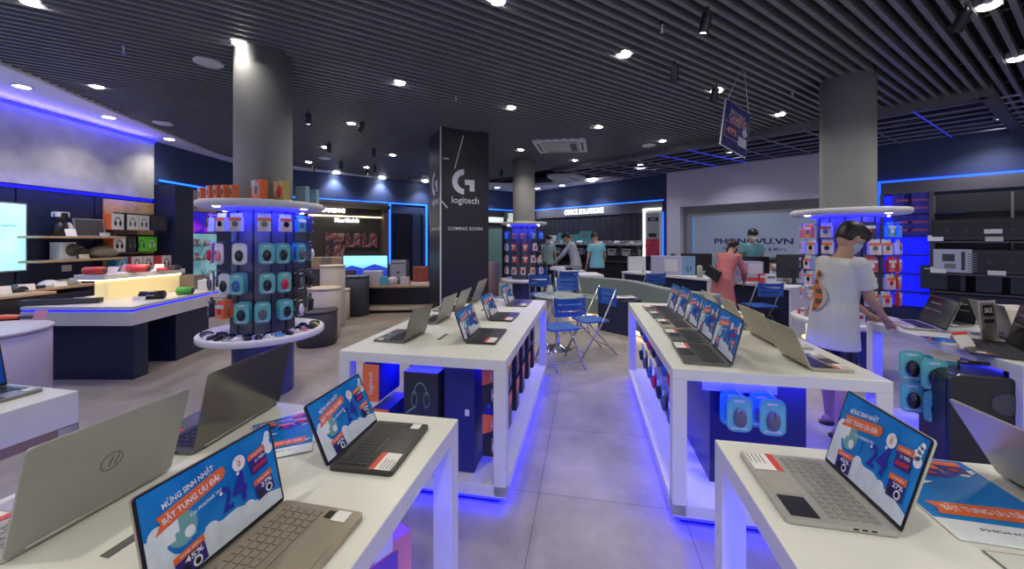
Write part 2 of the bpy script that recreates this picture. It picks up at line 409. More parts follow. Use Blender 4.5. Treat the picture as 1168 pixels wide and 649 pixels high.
def poster_mb(mb, X0=None):
    X0 = X0 or Matrix.Identity(4); D = .0006
    mb.at(X0); quad(mb, -.5, -.3, .5, .3, 0, 0)
    rnd = random.Random(3)
    # bank of cloud along the bottom, clouds at the sides
    mb.poly([(-.5, -.3, D), (.5, -.3, D), (.5, -.22, D), (.36, -.18, D), (.22, -.17, D), (.1, -.13, D), (-.02, -.14, D), (-.16, -.10, D), (-.34, -.04, D), (-.5, .04, D)], 2)
    for x, y, r in ((-.43, .03, .055), (-.36, -.01, .05), (.45, .21, .03), (.435, .17, .04), (.455, .13, .04), (.46, .24, .025), (.2, -.20, .06), (.08, -.19, .06), (-.1, -.16, .06), (.33, -.22, .06)):
        circ(mb, x, y, r, D * 1.5, 2 if r > .05 else 1)
    circ(mb, -.25, -.03, .14, D * 2, 0); circ(mb, -.28, -.02, .1, D * 2.4, 7)
    quad(mb, -.40, -.06, -.30, .06, D * 2.8, 1); quad(mb, -.33, -.10, -.20, -.02, D * 3.2, 7); circ(mb, -.24, -.06, .035, D * 3.6, 1)
    # ribbon
    mb.poly([(-.44, .03, D * 3), (-.40, .085, D * 3), (-.42, .13, D * 3), (.04, .205, D * 3), (.065, .16, D * 3), (.03, .12, D * 3)], 3)
    mb.at(X0 @ T(-.19, .117, D * 4) @ RZ(9)); mb.text('BẬT TUNG ƯU ĐÃI', .06, 1, .02, w=.40, h=.062)
    mb.at(X0 @ T(-.20, .20, D * 4) @ RZ(9)); mb.text('MỪNG SINH NHẬT', .05, 1, .02, w=.36, h=.062)
    mb.at(X0 @ T(-.11, .04, D * 4) @ RZ(9)); mb.text('TẠI PHONG VU', .03, 1, .02, w=.24, h=.03)
    # the big indigo 24
    mb.at(X0 @ T(.04, -.035, D * 3)); mb.text('2', .2, 5, .03, w=.085, h=.17); mb.at(X0 @ T(.15, -.02, D * 3)); mb.text('4', .2, 5, .03, w=.12, h=.21)
    mb.at(X0 @ T(.0, .0, 0)); circ(mb, .15, .09, .012, D * 4, 1); circ(mb, .0, .03, .012, D * 4, 1)
    # round badge
    mb.at(X0); circ(mb, .175, .155, .055, D * 3, 1); mb.at(X0 @ T(.175, .15, D * 4)); mb.text('0', .07, 3, .02, w=.03, h=.045); mb.at(X0 @ T(.175, .186, D * 4)); mb.text('TRẢ GÓP', .02, 3, w=.06, h=.014)
    # product cards
    for (x, y, t, w, pm) in ((-.26, -.215, '45%', .2, 1), (.355, -.10, '27%', .17, 1), (.335, .10, '2.1 TRIỆU', .16, 6)):
        mb.at(X0 @ T(x, y, 0) @ RZ(6)); quad(mb, -w / 2, -.085, w / 2, .05, D * 3, 4)
        mb.poly([(-w / 2, .03, D * 4), (w / 2 + .005, .03, D * 4), (w / 2 + .005, .075, D * 4), (-w / 2, .07, D * 4)], 3)
        mb.at(X0 @ T(x, y + .05, D * 5) @ RZ(6)); mb.text('GIẢM ĐẾN', .02, 1, w=w * .7, h=.018)
        mb.at(X0 @ T(x + .02, y + .005, D * 5) @ RZ(6)); mb.text(t, .04, 1, .02, w=w * .62, h=.034)
        mb.at(X0)
        if pm == 6: mb.poly([(x - .06, y - .07, D * 5), (x + .07, y - .05, D * 5), (x + .08, y - .02, D * 5), (x - .05, y - .04, D * 5)], 6)
        else:
            circ(mb, x - .04, y - .05, .03, D * 5, 8); circ(mb, x + .035, y - .045, .032, D * 5, 1); circ(mb, x + .035, y - .045, .02, D * 6, 8)
    mb.at()
    return mb
POSTER = poster_mb(MB()).mesh('poster', PM)
# ================================================================ LAPTOPS
def keys_mb(w, d, mb, m=0, rows=5, cols=14):
    x0, x1 = -w * .44, w * .44; y0, y1 = -d * .57, -d * .10
    for r in range(rows):
        for c in range(cols):
            kw = (x1 - x0) / cols; kh = (y1 - y0) / rows
            a = x0 + c * kw; b = y0 + r * kh
            if r == 0 and 4 <= c <= 8:
                if c == 4: mb.box(a + kw * .08, a + kw * 4.92, b + kh * .1, b + kh * .88, 0, .0022, m)
                continue
            mb.box(a + kw * .08, a + kw * .92, b + kh * .1, b + kh * .88, 0, .0022, m)
    return mb
_kc = {}
def laptop(label, A, B, d=.2, h=.19, tilt=20, body=silver, keym=None, deck=None, lidm=None, screen='poster', bezel=blackm, card='l', logo=None, th=.012, group='open laptops on the sales tables', name='laptop', pad=True, sticker=True, spine=None):
    keym = keym or black; lidm = lidm or body; deck = deck or body
    v = B - A; w = v.length; X = T(*((A + B) / 2)) @ RZ(math.degrees(math.atan2(v.y, v.x)))
    X.translation.z = TH
    t = thing(name, label, 'laptop', X, group)
    mb = MB().rrect(w, d, .012, 0, th, 0, c=(0, -d / 2)); 
    mb.box(-w * .455, w * .455, -d * .59, -d * .085, th, th + .0006, 1)
    for k in range(3): mb.box(w / 2 - .0005, w / 2 + .0006, -d * .25 - k * .018, -d * .25 - k * .018 + .011, th * .35, th * .7, 2)
    mb.build('base', [body, deck, blackm], t, bevel=.0015)
    keys_mb(w, d, MB()).build('keyboard', keym, t, X=T(0, 0, th + .0004))
    if pad: MB().box(-w * .17, w * .17, -d * .95, -d * .64, th, th + .0008).build('trackpad', M(deck.name + '_pad', tuple(c * .8 for c in deck.node_tree.nodes['Principled BSDF'].inputs['Base Color'].default_value[:3]), .25, .2), t)
    if card:
        s = -1 if card == 'l' else 1
        mb = MB().box(s * w * .33 - w * .15, s * w * .33 + w * .15, -d * .96, -d * .63, th + .0008, th + .0018, 0)
        mb.box(s * w * .33 - w * .15, s * w * .33 + w * .15, -d * .96 + d * .25, -d * .63, th + .0018, th + .0022, 1)
        for q in range(4): mb.box(s * w * .33 - w * .13, s * w * .33 + w * (.02 + .02 * (q % 2)), -d * (.94 - .05 * q), -d * (.925 - .05 * q), th + .0018, th + .0022, 2)
        mb.build('price_card', [paper, red, mgrey], t)
    if sticker:
        s = -1 if card == 'r' else 1
        if sticker == 'big': MB().box(w * .2, w * .46, -d * .93, -d * .66, th + .0008, th + .0014, 1).build('sticker', [paper, blackm], t)
        else: MB().box(s * w * .42 - .017, s * w * .42 + .017, -d * .88, -d * .72, th + .0008, th + .0014).box(s * w * .42 - .012, s * w * .42 + .012, -d * .70, -d * .62, th + .0008, th + .0014, 1).build('sticker', [paper, red if body == black else blackm], t)
    LX = T(0, 0, th - .002) @ RX(-tilt)
    lid = MB().rrect(w, h, .008, 0, .006, 0, c=(0, h / 2)); 
    lb = MB(); lb.at(RX(90)); lb.rrect(w, h, .009, -.006, -.0008, 0, c=(0, h / 2)); lb.rrect(w * .992, h * .985, .007, -.0008, 0, 1, c=(0, h / 2)); lb.at()
    lb.tube([(-w * .4, .003, .001), (w * .4, .003, .001)], .005, 1)
    lo = lb.build('lid', [lidm, bezel], t, X=LX)
    if screen == 'poster':
        ds = link('display_poster', POSTER, lo, X=T(0, -.0008, h * .515) @ RX(90) @ S(w * .955, h * .92 / .6, 1))
    elif screen:
        sb = MB(); sb.at(T(0, -.001, h * .52) @ RX(90)); quad(sb, -w * .48, -h * .45, w * .48, h * .45, 0, 0)
        if screen is dark_screen:
            sb.at(T(0, -.0016, h * .52) @ RX(90)); quad(sb, -w * .36, h * .22, w * .0, h * .27, 0, 1)
            for q in range(8): quad(sb, -w * .4 + q * w * .07, -h * .02, -w * .4 + q * w * .07 + w * .04, h * .02, 0, 1)
        sb.build('display', [screen, mgrey], lo)
    if logo:
        g = MB(); g.at(T(0, .0066, h * .5) @ RX(-90) @ RZ(180))
        if logo == 'hp':
            g.at(T(0, .0066, h * .5) @ RX(-90) @ RZ(180))
            ring = [(.024 * math.cos(2 * PI * i / 28), .024 * math.sin(2 * PI * i / 28)) for i in range(28)]
            for i in range(28):
                a, b = ring[i], ring[(i + 1) % 28]; g.poly([(a[0], a[1], 0), (b[0], b[1], 0), (b[0] * .9, b[1] * .9, 0), (a[0] * .9, a[1] * .9, 0)])
            for s2 in (-.006, .007):
                g.poly([(s2 - .001, -.013, 0), (s2 + .0025, -.013, 0), (s2 + .009, .015, 0), (s2 + .0055, .015, 0)]); g.poly([(s2 + .004, .003, 0), (s2 + .0095, .003, 0), (s2 + .0085, .006, 0), (s2 + .004, .006, 0)])
        else: g.text(logo, .02, 0, .01, w=.055, h=.012)
        g.build('logo', M('logo_grey', (.22, .22, .21), .2, .9), lo)
    if spine:
        MB().box(-w * .47, w * .47, .0062, .009, h * .06, h * .12).build('cooling_strip', spine, lo)
    return t
dark_screen = M('dark_screen', (.008, .01, .012), .12)
ZL = TH + .004
def LP(px, py): return P(px, py, ZL)
darkdeck = M('dark_deck', (.035, .033, .033), .3, .3); brownlid = M('dark_lid', (.15, .145, .12), .16, .55)
gun = M('gunmetal', (.16, .16, .15), .3, .8); gun2 = M('gunmetal_light', (.27, .27, .26), .35, .7)
goldk = M('gold_keys', (.24, .2, .155), .45, .2); silk = M('silver_keys', (.30, .30, .28), .45, .2)
sil2 = M('silver_shell', (.47, .46, .42), .42, .5, noise=.03); hpl = M('silver_lid', (.36, .36, .33), .42, .45, noise=.04, nscale=9)
goldlid = M('champagne_lid', (.46, .42, .33), .4, .5, noise=.05)
def along(p, l): return p + uy * l
# near left table
laptop('black laptop with promotion poster screen and white price card on the near left table', LP(374, 535), LP(431, 482), d=.197, h=.187, tilt=24, body=darkdeck, keym=black, card='l')
fr = LP(325, 573); nr = fr - Vector((.21, .975, 0)) * .305
laptop('gold laptop with promotion poster screen, closest to the camera at lower left', nr, fr, d=.225, h=.20, tilt=13, body=gold, keym=goldk, card=None, bezel=blackm)
# left row (backs seen)
fr = LP(193, 535); nr = LP(0, 643)
laptop('large silver laptop seen from behind with round lid logo, lower left corner', fr, nr, d=.25, h=.245, tilt=16, body=sil2, keym=silk, lidm=hpl, screen=dark_screen, bezel=sil2, card='r', logo='hp')
laptop('glossy dark laptop seen from behind, on the near left table', LP(317, 459), LP(219, 518), d=.235, h=.25, tilt=12, body=gun, lidm=brownlid, screen=dark_screen, card='r', bezel=silver)
# near right table
laptop('silver laptop with promotion poster screen on the near right table', LP(940, 527), LP(1028.7, 612), d=.232, h=.225, tilt=16, body=sil2, keym=silk, card='l', sticker='big')
fr = LP(1140, 541); laptop('silver laptop cut by the right frame edge, back of its lid turned to us', fr - uy * .33, fr, d=.22, h=.235, tilt=30, body=sil2, lidm=M('pale_lid', (.50, .47, .42), .3, .5), screen=dark_screen, card='l')
# far left table, right row with posters
laptop('small poster laptop at the near end of the far left table', LP(530.5, 391), LP(548.6, 375), d=.2, h=.2, tilt=20, body=darkdeck, card='l', sticker=False)
laptop('middle poster laptop in the right row of the far left table', LP(557, 365.5), LP(568.5, 356.5), d=.2, h=.2, tilt=20, body=darkdeck, card='l', sticker=False)
laptop('farthest poster laptop of the far left table, by the aisle', LP(577.9, 349), LP(587.2, 342), d=.2, h=.2, tilt=20, body=gun, card='l', sticker=False)
# far left table, left row
laptop('nearest of the grey laptops seen from behind on the far left table', LP(484.7, 378), LP(460, 391), d=.22, h=.21, tilt=16, body=gun, lidm=gun, screen=dark_screen, card=None)
A = LP(497, 369.5); laptop('grey laptop seen from behind, second from the near end of the far left table', along(A, .33), A, d=.22, h=.21, tilt=17, body=gun2, lidm=gun2, screen=dark_screen, card='r')
A = LP(517, 355.5); laptop('grey laptop seen from behind, third from the near end of the far left table', along(A, .33), A, d=.21, h=.2, tilt=22, body=gun2, lidm=gun2, screen=dark_screen, card=None)
A = LP(537, 346); laptop('grey laptop seen from behind at the far end of the far left table', along(A, .36), A, d=.22, h=.24, tilt=20, body=gun2, lidm=gun2, screen=dark_screen, card=None)
# right table, left row of five posters
FRt = [(417.6, 394), (394, 380.3), (380.3, 367.5), (367.5, 358.5), (358.5, 351)]
hn = [LP(834.5, 418), LP(811, 391.5), LP(794, 376), LP(779, 364.5), LP(768, 356)]
hf = [LP(810.5, 393), None, None, None, None]
posn = ['nearest', 'second', 'third', 'fourth', 'farthest']
for i in range(5):
    a = hn[i]; b = along(a, [.37, .33, .33, .31, .3][i])
    if i == 0: b = LP(811, 394)
    laptop(['nearest poster laptop in the left row of the right sales table', 'second nearest poster laptop in the left row of the right sales table', 'middle poster laptop in the left row of the right sales table', 'fourth poster laptop in the left row of the right sales table', 'farthest poster laptop in the left row of the right sales table'][i],
           b, a, d=.235, h=[.245, .245, .235, .25, .235][i], tilt=14, body=[gun, gun, gold, gun, gun][i], deck=darkdeck, lidm=gun, card='l', spine=silver if i < 3 else None, sticker=False)
# right table, right row of lids
laptop('champagne laptop seen from behind, nearest in the right row', LP(926, 422), LP(891, 403), d=.2, h=.215, tilt=22, body=goldlid, lidm=goldlid, deck=darkdeck, screen=dark_screen, card='l')
laptop('champagne laptop seen from behind, second in the right row', LP(887.8, 396.5), LP(856, 379), d=.2, h=.215, tilt=22, body=goldlid, lidm=goldlid, deck=darkdeck, screen=dark_screen, card='l')
A = LP(851, 376); laptop('champagne laptop seen from behind, third in the right row', A, along(A, .33), d=.2, h=.21, tilt=22, body=goldlid, lidm=goldlid, screen=dark_screen, card='l')
A = LP(828, 363); laptop('champagne laptop seen from behind at the far end of the right row', A, along(A, .33), d=.2, h=.22, tilt=28, body=goldlid, lidm=goldlid, screen=dark_screen, card='l')
# table by the young man
laptop('black-screened gaming laptop under the young man\'s hand', LP(1043.5, 364.5), LP(1079, 377.5), d=.24, h=.245, tilt=22, body=sil2, keym=black, screen=dark_screen, card=None) if False else None
laptop('wide dark-screened laptop under the young man\'s hand', LP(1046, 366), LP(1079, 378.5), d=.22, h=.23, tilt=-28 + 48, body=sil2, keym=black, screen=dark_screen, card=None)
laptop('black laptop at the right end of the table by the young man', LP(1146, 391), LP(1184, 413), d=.24, h=.26, tilt=14, body=black, screen=dark_screen, card=None)
A = P(1118, 383, ZL); laptop('silver laptop standing behind the sign holder, lid turned to us', P(1163, 392, ZL) , P(1120, 378, ZL), d=.24, h=.24, tilt=16, body=gun2, lidm=M('lid_taupe', (.3, .29, .26), .4, .5), screen=dark_screen, card=None)
laptop('pale-edged laptop with black screen behind the wide laptop', P(1088, 368, ZL), P(1112, 372, ZL), d=.2, h=.2, tilt=14, body=sil2, screen=dark_screen, card=None)
# left frame edge table
A = LP(9, 440.5); laptop('grey laptop cut by the left frame edge with dark blue screen', A - uy * .33, A, d=.22, h=.21, tilt=14, body=gun2, deck=gun, screen=M('blue_dark_screen', (.01, .03, .12), .1, emit=.3, ecol=(.01, .08, .5)), card=None)

# ================================================================ LEAFLETS AND SIGNS ON THE TABLES
def leaflet(label, c, rz, w=.21, z=TH, group='promotion leaflets', curl=.0):
    X = T(c.x, c.y, z) @ RZ(rz)
    mb = MB(); mb.box(-w / 2, w / 2, -w * .7, w * .7, 0, .0012, 1)
    z1 = .0014; quad(mb, -w * .49, -w * .42, w * .49, w * .69, z1, 0)
    rl = random.Random(4)
    for q in range(9):
        x, y = (rl.random() - .5) * w * .8, (rl.random() * 1.0 - .38) * w; l = w * (.10 + .15 * rl.random())
        mb.poly([(max(-w * .48, x - l), y, z1 + .0003 * (1 + q % 2)), (x, y - l * .25, z1 + .0003 * (1 + q % 2)), (min(w * .48, x + l), y + l * .3, z1 + .0003 * (1 + q % 2)), (x, y + l * .22, z1 + .0003 * (1 + q % 2))], [1, 5, 2][q % 3])
    for x, y in ((-.28, .5), (.02, .42), (.28, .52)):
        quad(mb, x * w - w * .12, y * w - w * .11, x * w + w * .12, y * w + w * .11, z1 + .001, 4); quad(mb, x * w - w * .13, y * w + w * .04, x * w + w * .13, y * w + w * .12, z1 + .0014, 3); circ(mb, x * w, y * w - w * .04, w * .045, z1 + .0014, 6, ry=w * .03)
    mb.poly([(-w * .4, -w * .36, z1 + .001), (w * .36, -w * .34, z1 + .001), (w * .40, -w * .24, z1 + .001), (w * .36, -w * .14, z1 + .001), (-w * .4, -w * .18, z1 + .001), (-w * .36, -w * .27, z1 + .001)], 3)
    mb.at(T(-.0, -w * .255, z1 + .0016) @ RZ(1)); mb.text('BẬT TUNG ƯU ĐÃI', .02, 1, .01, w=w * .62, h=w * .12)
    mb.at(T(0, -w * .52, z1)); mb.text('PHONG VU', .02, 8, w=w * .45, h=w * .035); mb.at()
    o = mb.build('leaflet', PM); o.matrix_world = X; tag(o, label, 'leaflet', group); return o
c = P(1095, 565, TH); leaflet('blue and orange promotion leaflet beside the silver poster laptop', c, -14, w=.27)
for k, (px, py, rz, tx) in enumerate(((322, 500, 25, 'topmost blue promotion leaflet of the pile beside the glossy dark laptop'), (330, 492, 40, 'blue promotion leaflet sticking out under the pile by the glossy dark laptop'))):
    leaflet(tx, P(px, py, TH), rz, w=.19, z=TH + .003 * (1 - k) * 1.0)
leaflet('promotion leaflet lying between the farthest laptops of the far left table', P(561, 340, TH), 10, w=.22)
leaflet('leaflet lying in front of the wide laptop by the young man', P(1080, 388, TH), 60, w=.16)
# outlined card on the near right table
mb = MB(); mb.box(-.15, .15, -.11, .11, 0, .0015, 1); mb.box(-.147, .147, -.107, .107, .0015, .002, 0)
o = mb.build('table_card', [white, mgrey]); c = P(1120, 628, TH) + ux * .15 - uy * .11; o.matrix_world = T(c.x, c.y, TH) @ RZ(ANG); tag(o, 'outlined white card at the lower right frame edge', 'card')
def tent(name, label, c, rz, w, h, mats, draw, lean=15, cat='sign'):
    X = T(c.x, c.y, TH) @ RZ(rz); t = thing(name, label, cat, X)
    MB().at(RX(-lean)).box(-w / 2, w / 2, 0, .004, 0, h).at().box(-w / 2, w / 2, -.02, .07, 0, .004).build('holder', M('acrylic', (.55, .52, .5), .15), t)
    mb = MB(); mb.at(RX(-lean) @ T(0, -.001, h / 2) @ RX(90)); draw(mb, w, h); mb.build('insert', mats, t); return t
def d1(mb, w, h):
    X = mb.X; quad(mb, -w * .44, -h * .46, w * .44, h * .46, 0, 0); quad(mb, -w * .3, h * .12, w * .3, h * .4, .001, 1)
    mb.at(X @ T(0, h * .26, .002)); mb.text('SALE', .05, 2, w=w * .45, h=h * .12); mb.at(X); quad(mb, -w * .3, -h * .05, w * .3, h * .05, .001, 1)
tent('sign_holder', 'small upright acrylic sign holder with a dark sale card on the right table', P(1130, 390, TH), 12, .155, .27, [M('sign_taupe', (.22, .18, .17), .4, noise=.3, nscale=14), blackm, paper], d1, lean=4)
def d2(mb, w, h): quad(mb, -w * .48, -h * .48, w * .48, h * .48, 0, 0); quad(mb, -w * .48, h * .3, w * .48, h * .48, .001, 1)
tent('price_holder', 'small tilted price card with a red top edge by the sign holder', P(1106, 398, TH), 10, .13, .11, [paper, red], d2, lean=30)
mb = MB().box(-.25, .3, -.17, .17, 0, .12); o = mb.build('display_riser', cream, bevel=.004); c = P(1160, 378, TH); o.matrix_world = T(c.x + .28, c.y + .35, TH) @ RZ(ANG); tag(o, 'cream riser block behind the laptops at the right edge', 'riser')
# ================================================================ HANGING PACKS AND COLUMN RACKS
C_TEAL = M('card_teal', (.10, .42, .40), .35); C_CYAN = M('card_cyan', (.04, .30, .48), .35); C_WHITE = M('card_white', (.62, .62, .66), .4)
C_RED = M('card_red', (.55, .05, .05), .4); C_BLACK = M('card_black', (.02, .02, .025), .35); C_ORANGE = M('card_orange', (.75, .16, .04), .4)
C_PINK = M('card_pink', (.62, .3, .34), .4); C_PURPLE = M('card_purple', (.2, .08, .4), .4); C_KRAFT = M('card_kraft', (.42, .3, .18), .5)
I_BLACK = M('item_black', (.015, .015, .018), .2); I_BLUE = M('item_blue', (.05, .13, .4), .2); I_RED = M('item_red', (.6, .02, .06), .2); I_WHITE = M('item_white', (.7, .7, .7), .25); I_GREY = M('item_grey', (.12, .12, .13), .25); I_PINK = M('item_pink', (.7, .25, .3), .3)
CN = {'teal': C_TEAL, 'cyan': C_CYAN, 'white': C_WHITE, 'red': C_RED, 'black': C_BLACK, 'orange': C_ORANGE, 'pink': C_PINK, 'purple': C_PURPLE, 'kraft': C_KRAFT}
IN = {'black': I_BLACK, 'blue': I_BLUE, 'red': I_RED, 'white': I_WHITE, 'grey': I_GREY, 'pink': I_PINK}
shell = M('clear_shell', (.75, .85, .9), .12, alpha=.35)
_pp = {}
def packproto(card, item, shape='round'):
    """hanging blister pack: origin at its hang hole, front towards -y"""
    k = (card, item, shape)
    if k in _pp: return _pp[k]
    w, h = (.125, .19) if shape == 'round' else ((.105, .14) if shape == 'box' else (.10, .15))
    cm = MB()
    if shape == 'round':
        cm.at(T(0, 0, -h / 2 + .012) @ RX(90)); cm.rrect(w, h, .035, -.004, 0, 0); cm.rrect(w * .86, h * .86, .03, 0, .001, 1)
        cm.rrect(.05, .012, .003, .001, .0018, 2, c=(0, h * .36)); cm.rrect(.08, .01, .003, .001, .0018, 2, c=(0, -h * .4))
        mats = [CN[card], M('card_' + card + '_inner', tuple(min(1, c * 1.15 + .02) for c in CN[card].node_tree.nodes['Principled BSDF'].inputs['Base Color'].default_value[:3]), .3), C_WHITE]
    elif shape == 'box':
        cm.at(T(0, 0, -h / 2 + .01)); cm.box(-w / 2, w / 2, -.02, .02, -h / 2, h * .38, 0); cm.box(-w / 2, w / 2, -.001, .001, h * .38, h / 2 + .02, 0)
        cm.box(-w / 2, w / 2, -.0208, -.02, h * .16, h * .38, 1); mats = [CN[card], C_ORANGE if card == 'white' else C_WHITE]
        for q in range(3): cm.box(-w * .4, w * (.1 + .1 * q), -.0212, -.02, -h * (.30 + .07 * q), -h * (.28 + .07 * q), 1)
    else:
        cm.at(T(0, 0, -h / 2 + .01)); cm.box(-w / 2, w / 2, -.012, .012, -h / 2, h / 2, 0); cm.box(-w * .4, w * .4, -.0125, -.012, h * .25, h * .4, 1); mats = [CN[card], C_WHITE]
    im = MB()
    if shape == 'round':
        im.ell((0, -.012, -h * .52), .033, .020, .052, 0, 14, 8); im.box(-.0012, .0012, -.0335, -.02, -h * .42, -h * .28, 1)
        im.box(-.004, .004, -.0335, -.03, -h * .47, -h * .40, 1)
    elif shape == 'box': im.rrect(w * .36, .004, .001, -h * .62, -h * .32, 0, c=(0, -.021)); im.at(T(0, -.022, -h * .46) @ RX(90)); circ(im, 0, 0, .026, 0, 0)
    else: im.box(-.015, .015, -.016, -.012, -h * .6, -h * .2, 0)
    _pp[k] = (cm.mesh('backing_card', mats), im.mesh('item', [IN[item], I_GREY]), w, h)
    return _pp[k]
def pack(X, card, item, label, shape='round', group='hanging packs', stub=.06):
    cm, im, w, h = packproto(card, item, shape)
    t = thing('blister_pack', label, 'blister pack', X, group)
    link('backing_card', cm, t); link({'round': 'mouse', 'box': 'picture', 'small': 'cable'}[shape], im, t)
    return t
hookm = M('hook_chrome', (.5, .5, .55), .2, .9)
mesh_m = M('perforated_mesh', (.13, .13, .135), .45, .4, noise=.5, nscale=160)
def column_rack(name, label, cx, cy, ztop, zlow, rd, packs, group, who, pedestal=True, r_m=.27, npos=10, a0=0, disc_low=True, back=None, rows=None, only=None):
    t = thing(name, label, 'display rack', T(cx, cy, 0))
    MB().lathe([(r_m, ztop), (rd - .02, ztop), (rd, ztop + .02), (rd, ztop + .055), (rd - .01, ztop + .065), (r_m - .02, ztop + .065)], 64, cap=False).build('top_disc', whitep, t)
    MB().lathe([(r_m - .02, ztop - .02), (r_m + .06, ztop - .02), (r_m + .06, ztop - .001)], 48, cap=False).build('ring_light', ledkick, t)
    for k in range(4):
        a = 2 * PI * k / 4 + math.atan2(-cy, -cx) + .75; MB().ell((math.cos(a) * (rd - .06), math.sin(a) * (rd - .06), ztop - .002), .03, .03, .006, 0, 10, 4).build('spot_light', ledwhite, t)
    if disc_low: MB().lathe([(r_m - .02, zlow - .06), (rd - .01, zlow - .06), (rd, zlow - .05), (rd, zlow - .01), (rd - .01, zlow), (r_m - .02, zlow)], 64, cap=False).build('lower_disc', white, t)
    MB().lathe([(r_m, zlow), (r_m, ztop)], 48, cap=False).build('mesh_sleeve', mesh_m, t)
    for k in range(12):
        a = 2 * PI * k / 12 + .26; MB().box(r_m - .005, r_m + .006, -.006, .006, zlow, ztop).build('upright', blackm, t, X=RZ(math.degrees(a)))
    if pedestal: MB().lathe([(.262, .0), (.262, zlow - .06)], 48, cap=False).build('pedestal', M('pedestal_blue', (.03, .04, .16), .35), t)
    i = 0
    for ri, z in enumerate(rows):
        row = packs[ri]; n = len(row)
        for k, spec in enumerate(row):
            if spec is None: continue
            card, item, shape = spec[:3]
            ang = math.degrees(math.atan2(-cy, -cx)) + (k - (n - 1) / 2) * (225 / n)      # spread over the side that faces the camera
            L = .17
            X = RZ(ang + 90 + random.uniform(-5, 5))
            MB().tube([(0, -r_m, .02), (0, -r_m - L, .026), (0, -r_m - L, .035)], .0025, n=5).build('hook', hookm, t, X=T(0, 0, z) @ X)
            WX = T(cx, cy, 0) @ T(0, 0, z) @ X
            pack(WX @ T(0, -r_m - L + .02, 0), card, item, '%s pack, %s from left, %s row of %s' % (card, NTH[k], ['top', 'second', 'third', 'bottom', 'lowest'][ri], who), shape, group)
            if spec[3:] and spec[3]:
                pack(WX @ T(0, -r_m - L + .075, .004), card, item, '%s pack behind the %s, %s row of %s' % (card, NTH[k], ['top', 'second', 'third', 'bottom', 'lowest'][ri], who), shape, group)
    return t
# the near left round column and its rack
c1 = P(301, 456, 0); d_ = Vector((c1.x, c1.y, 0)); S1 = d_ * (1 + .26 / d_.length)
colm = M('column_grey', (.20, .20, .205), .85, noise=.06, nscale=3)
S2 = Q(966.5, 274, 4.42); S3 = Q(597.5, 274, 8.8)
def column(c, label):
    o = MB().lathe([(.25, 0), (.25, ZC + .3)], 64).build('column', colm); o.matrix_world = T(c.x, c.y, 0); tag(o, label, 'column', 'round grey columns'); return o
column(S1, 'round grey column rising from the mouse rack on the left'); column(S2, 'round grey column behind the young man on the right'); column(S3, 'round grey column in the background at the middle')
R_ = 'round'; B_ = 'box'; s_ = 'small'
rowsA = [[('black', 'black', s_), ('white', 'black', B_), ('white', 'black', B_), ('white', 'grey', B_), ('white', 'grey', B_), ('white', 'black', B_), ('cyan', 'blue', B_), ('black', 'grey', B_), ('purple', 'blue', B_)],
         [('pink', 'pink', R_), ('pink', 'red', R_), ('white', 'pink', R_), ('white', 'black', R_), ('teal', 'black', R_, 1), ('teal', 'black', R_, 1), ('cyan', 'grey', R_, 1), ('black', 'white', R_), ('black', 'grey', R_)],
         [('black', 'black', R_), ('white', 'grey', R_), ('white', 'black', R_), ('teal', 'blue', R_, 1), ('teal', 'black', R_), ('teal', 'red', R_), ('black', 'grey', R_, 1), ('black', 'black', R_, 1), ('black', 'black', R_)],
         [('black', 'black', B_), ('black', 'grey', B_), ('orange', 'red', B_, 1), ('teal', 'black', R_, 1), ('teal', 'grey', R_), ('teal', 'black', R_, 1), ('black', 'white', R_, 1), ('black', 'black', R_), ('black', 'black', R_)]]
column_rack('pillar_rack', 'round two-disc rack of hanging mouse packs around the left grey column', S1.x, S1.y, 1.80, .62, .54, rowsA, 'mouse packs on the left column rack', 'the left column rack', rows=[1.71, 1.46, 1.19, .93])
rowsB = [[('white', 'black', B_), ('orange', 'white', B_), ('orange', 'blue', B_), ('white', 'blue', B_), ('orange', 'blue', B_), ('black', 'red', B_), ('cyan', 'white', B_), ('cyan', 'white', B_), ('cyan', 'white', B_)],
         [('white', 'black', B_), ('white', 'black', B_), ('white', 'black', B_), ('white', 'black', B_), ('orange', 'black', B_), ('white', 'grey', B_), ('white', 'grey', B_), ('white', 'black', B_), ('white', 'black', B_)],
         [('black', 'white', B_), ('black', 'grey', B_), ('white', 'black', B_), ('orange', 'black', B_), ('white', 'grey', B_), ('red', 'white', B_), ('red', 'white', B_), ('red', 'white', B_), ('white', 'red', B_)],
         [('cyan', 'white', B_), ('white', 'blue', B_), ('white', 'black', B_), ('white', 'grey', B_), ('white', 'white', B_), ('red', 'white', B_), ('white', 'red', B_), ('red', 'white', B_), ('white', 'red', B_)],
         [('cyan', 'blue', B_), ('white', 'blue', B_), ('kraft', 'white', B_), ('black', 'grey', B_), ('red', 'white', B_), ('white', 'red', B_), ('white', 'red', B_), ('red', 'white', B_), ('white', 'grey', B_)]]
column_rack('pillar_rack', 'round rack of white and red accessory packs around the right grey column', S2.x, S2.y, 1.78, .62, .53, rowsB, 'accessory packs on the right column rack', 'the right column rack', rows=[1.66, 1.48, 1.30, 1.12, .94])
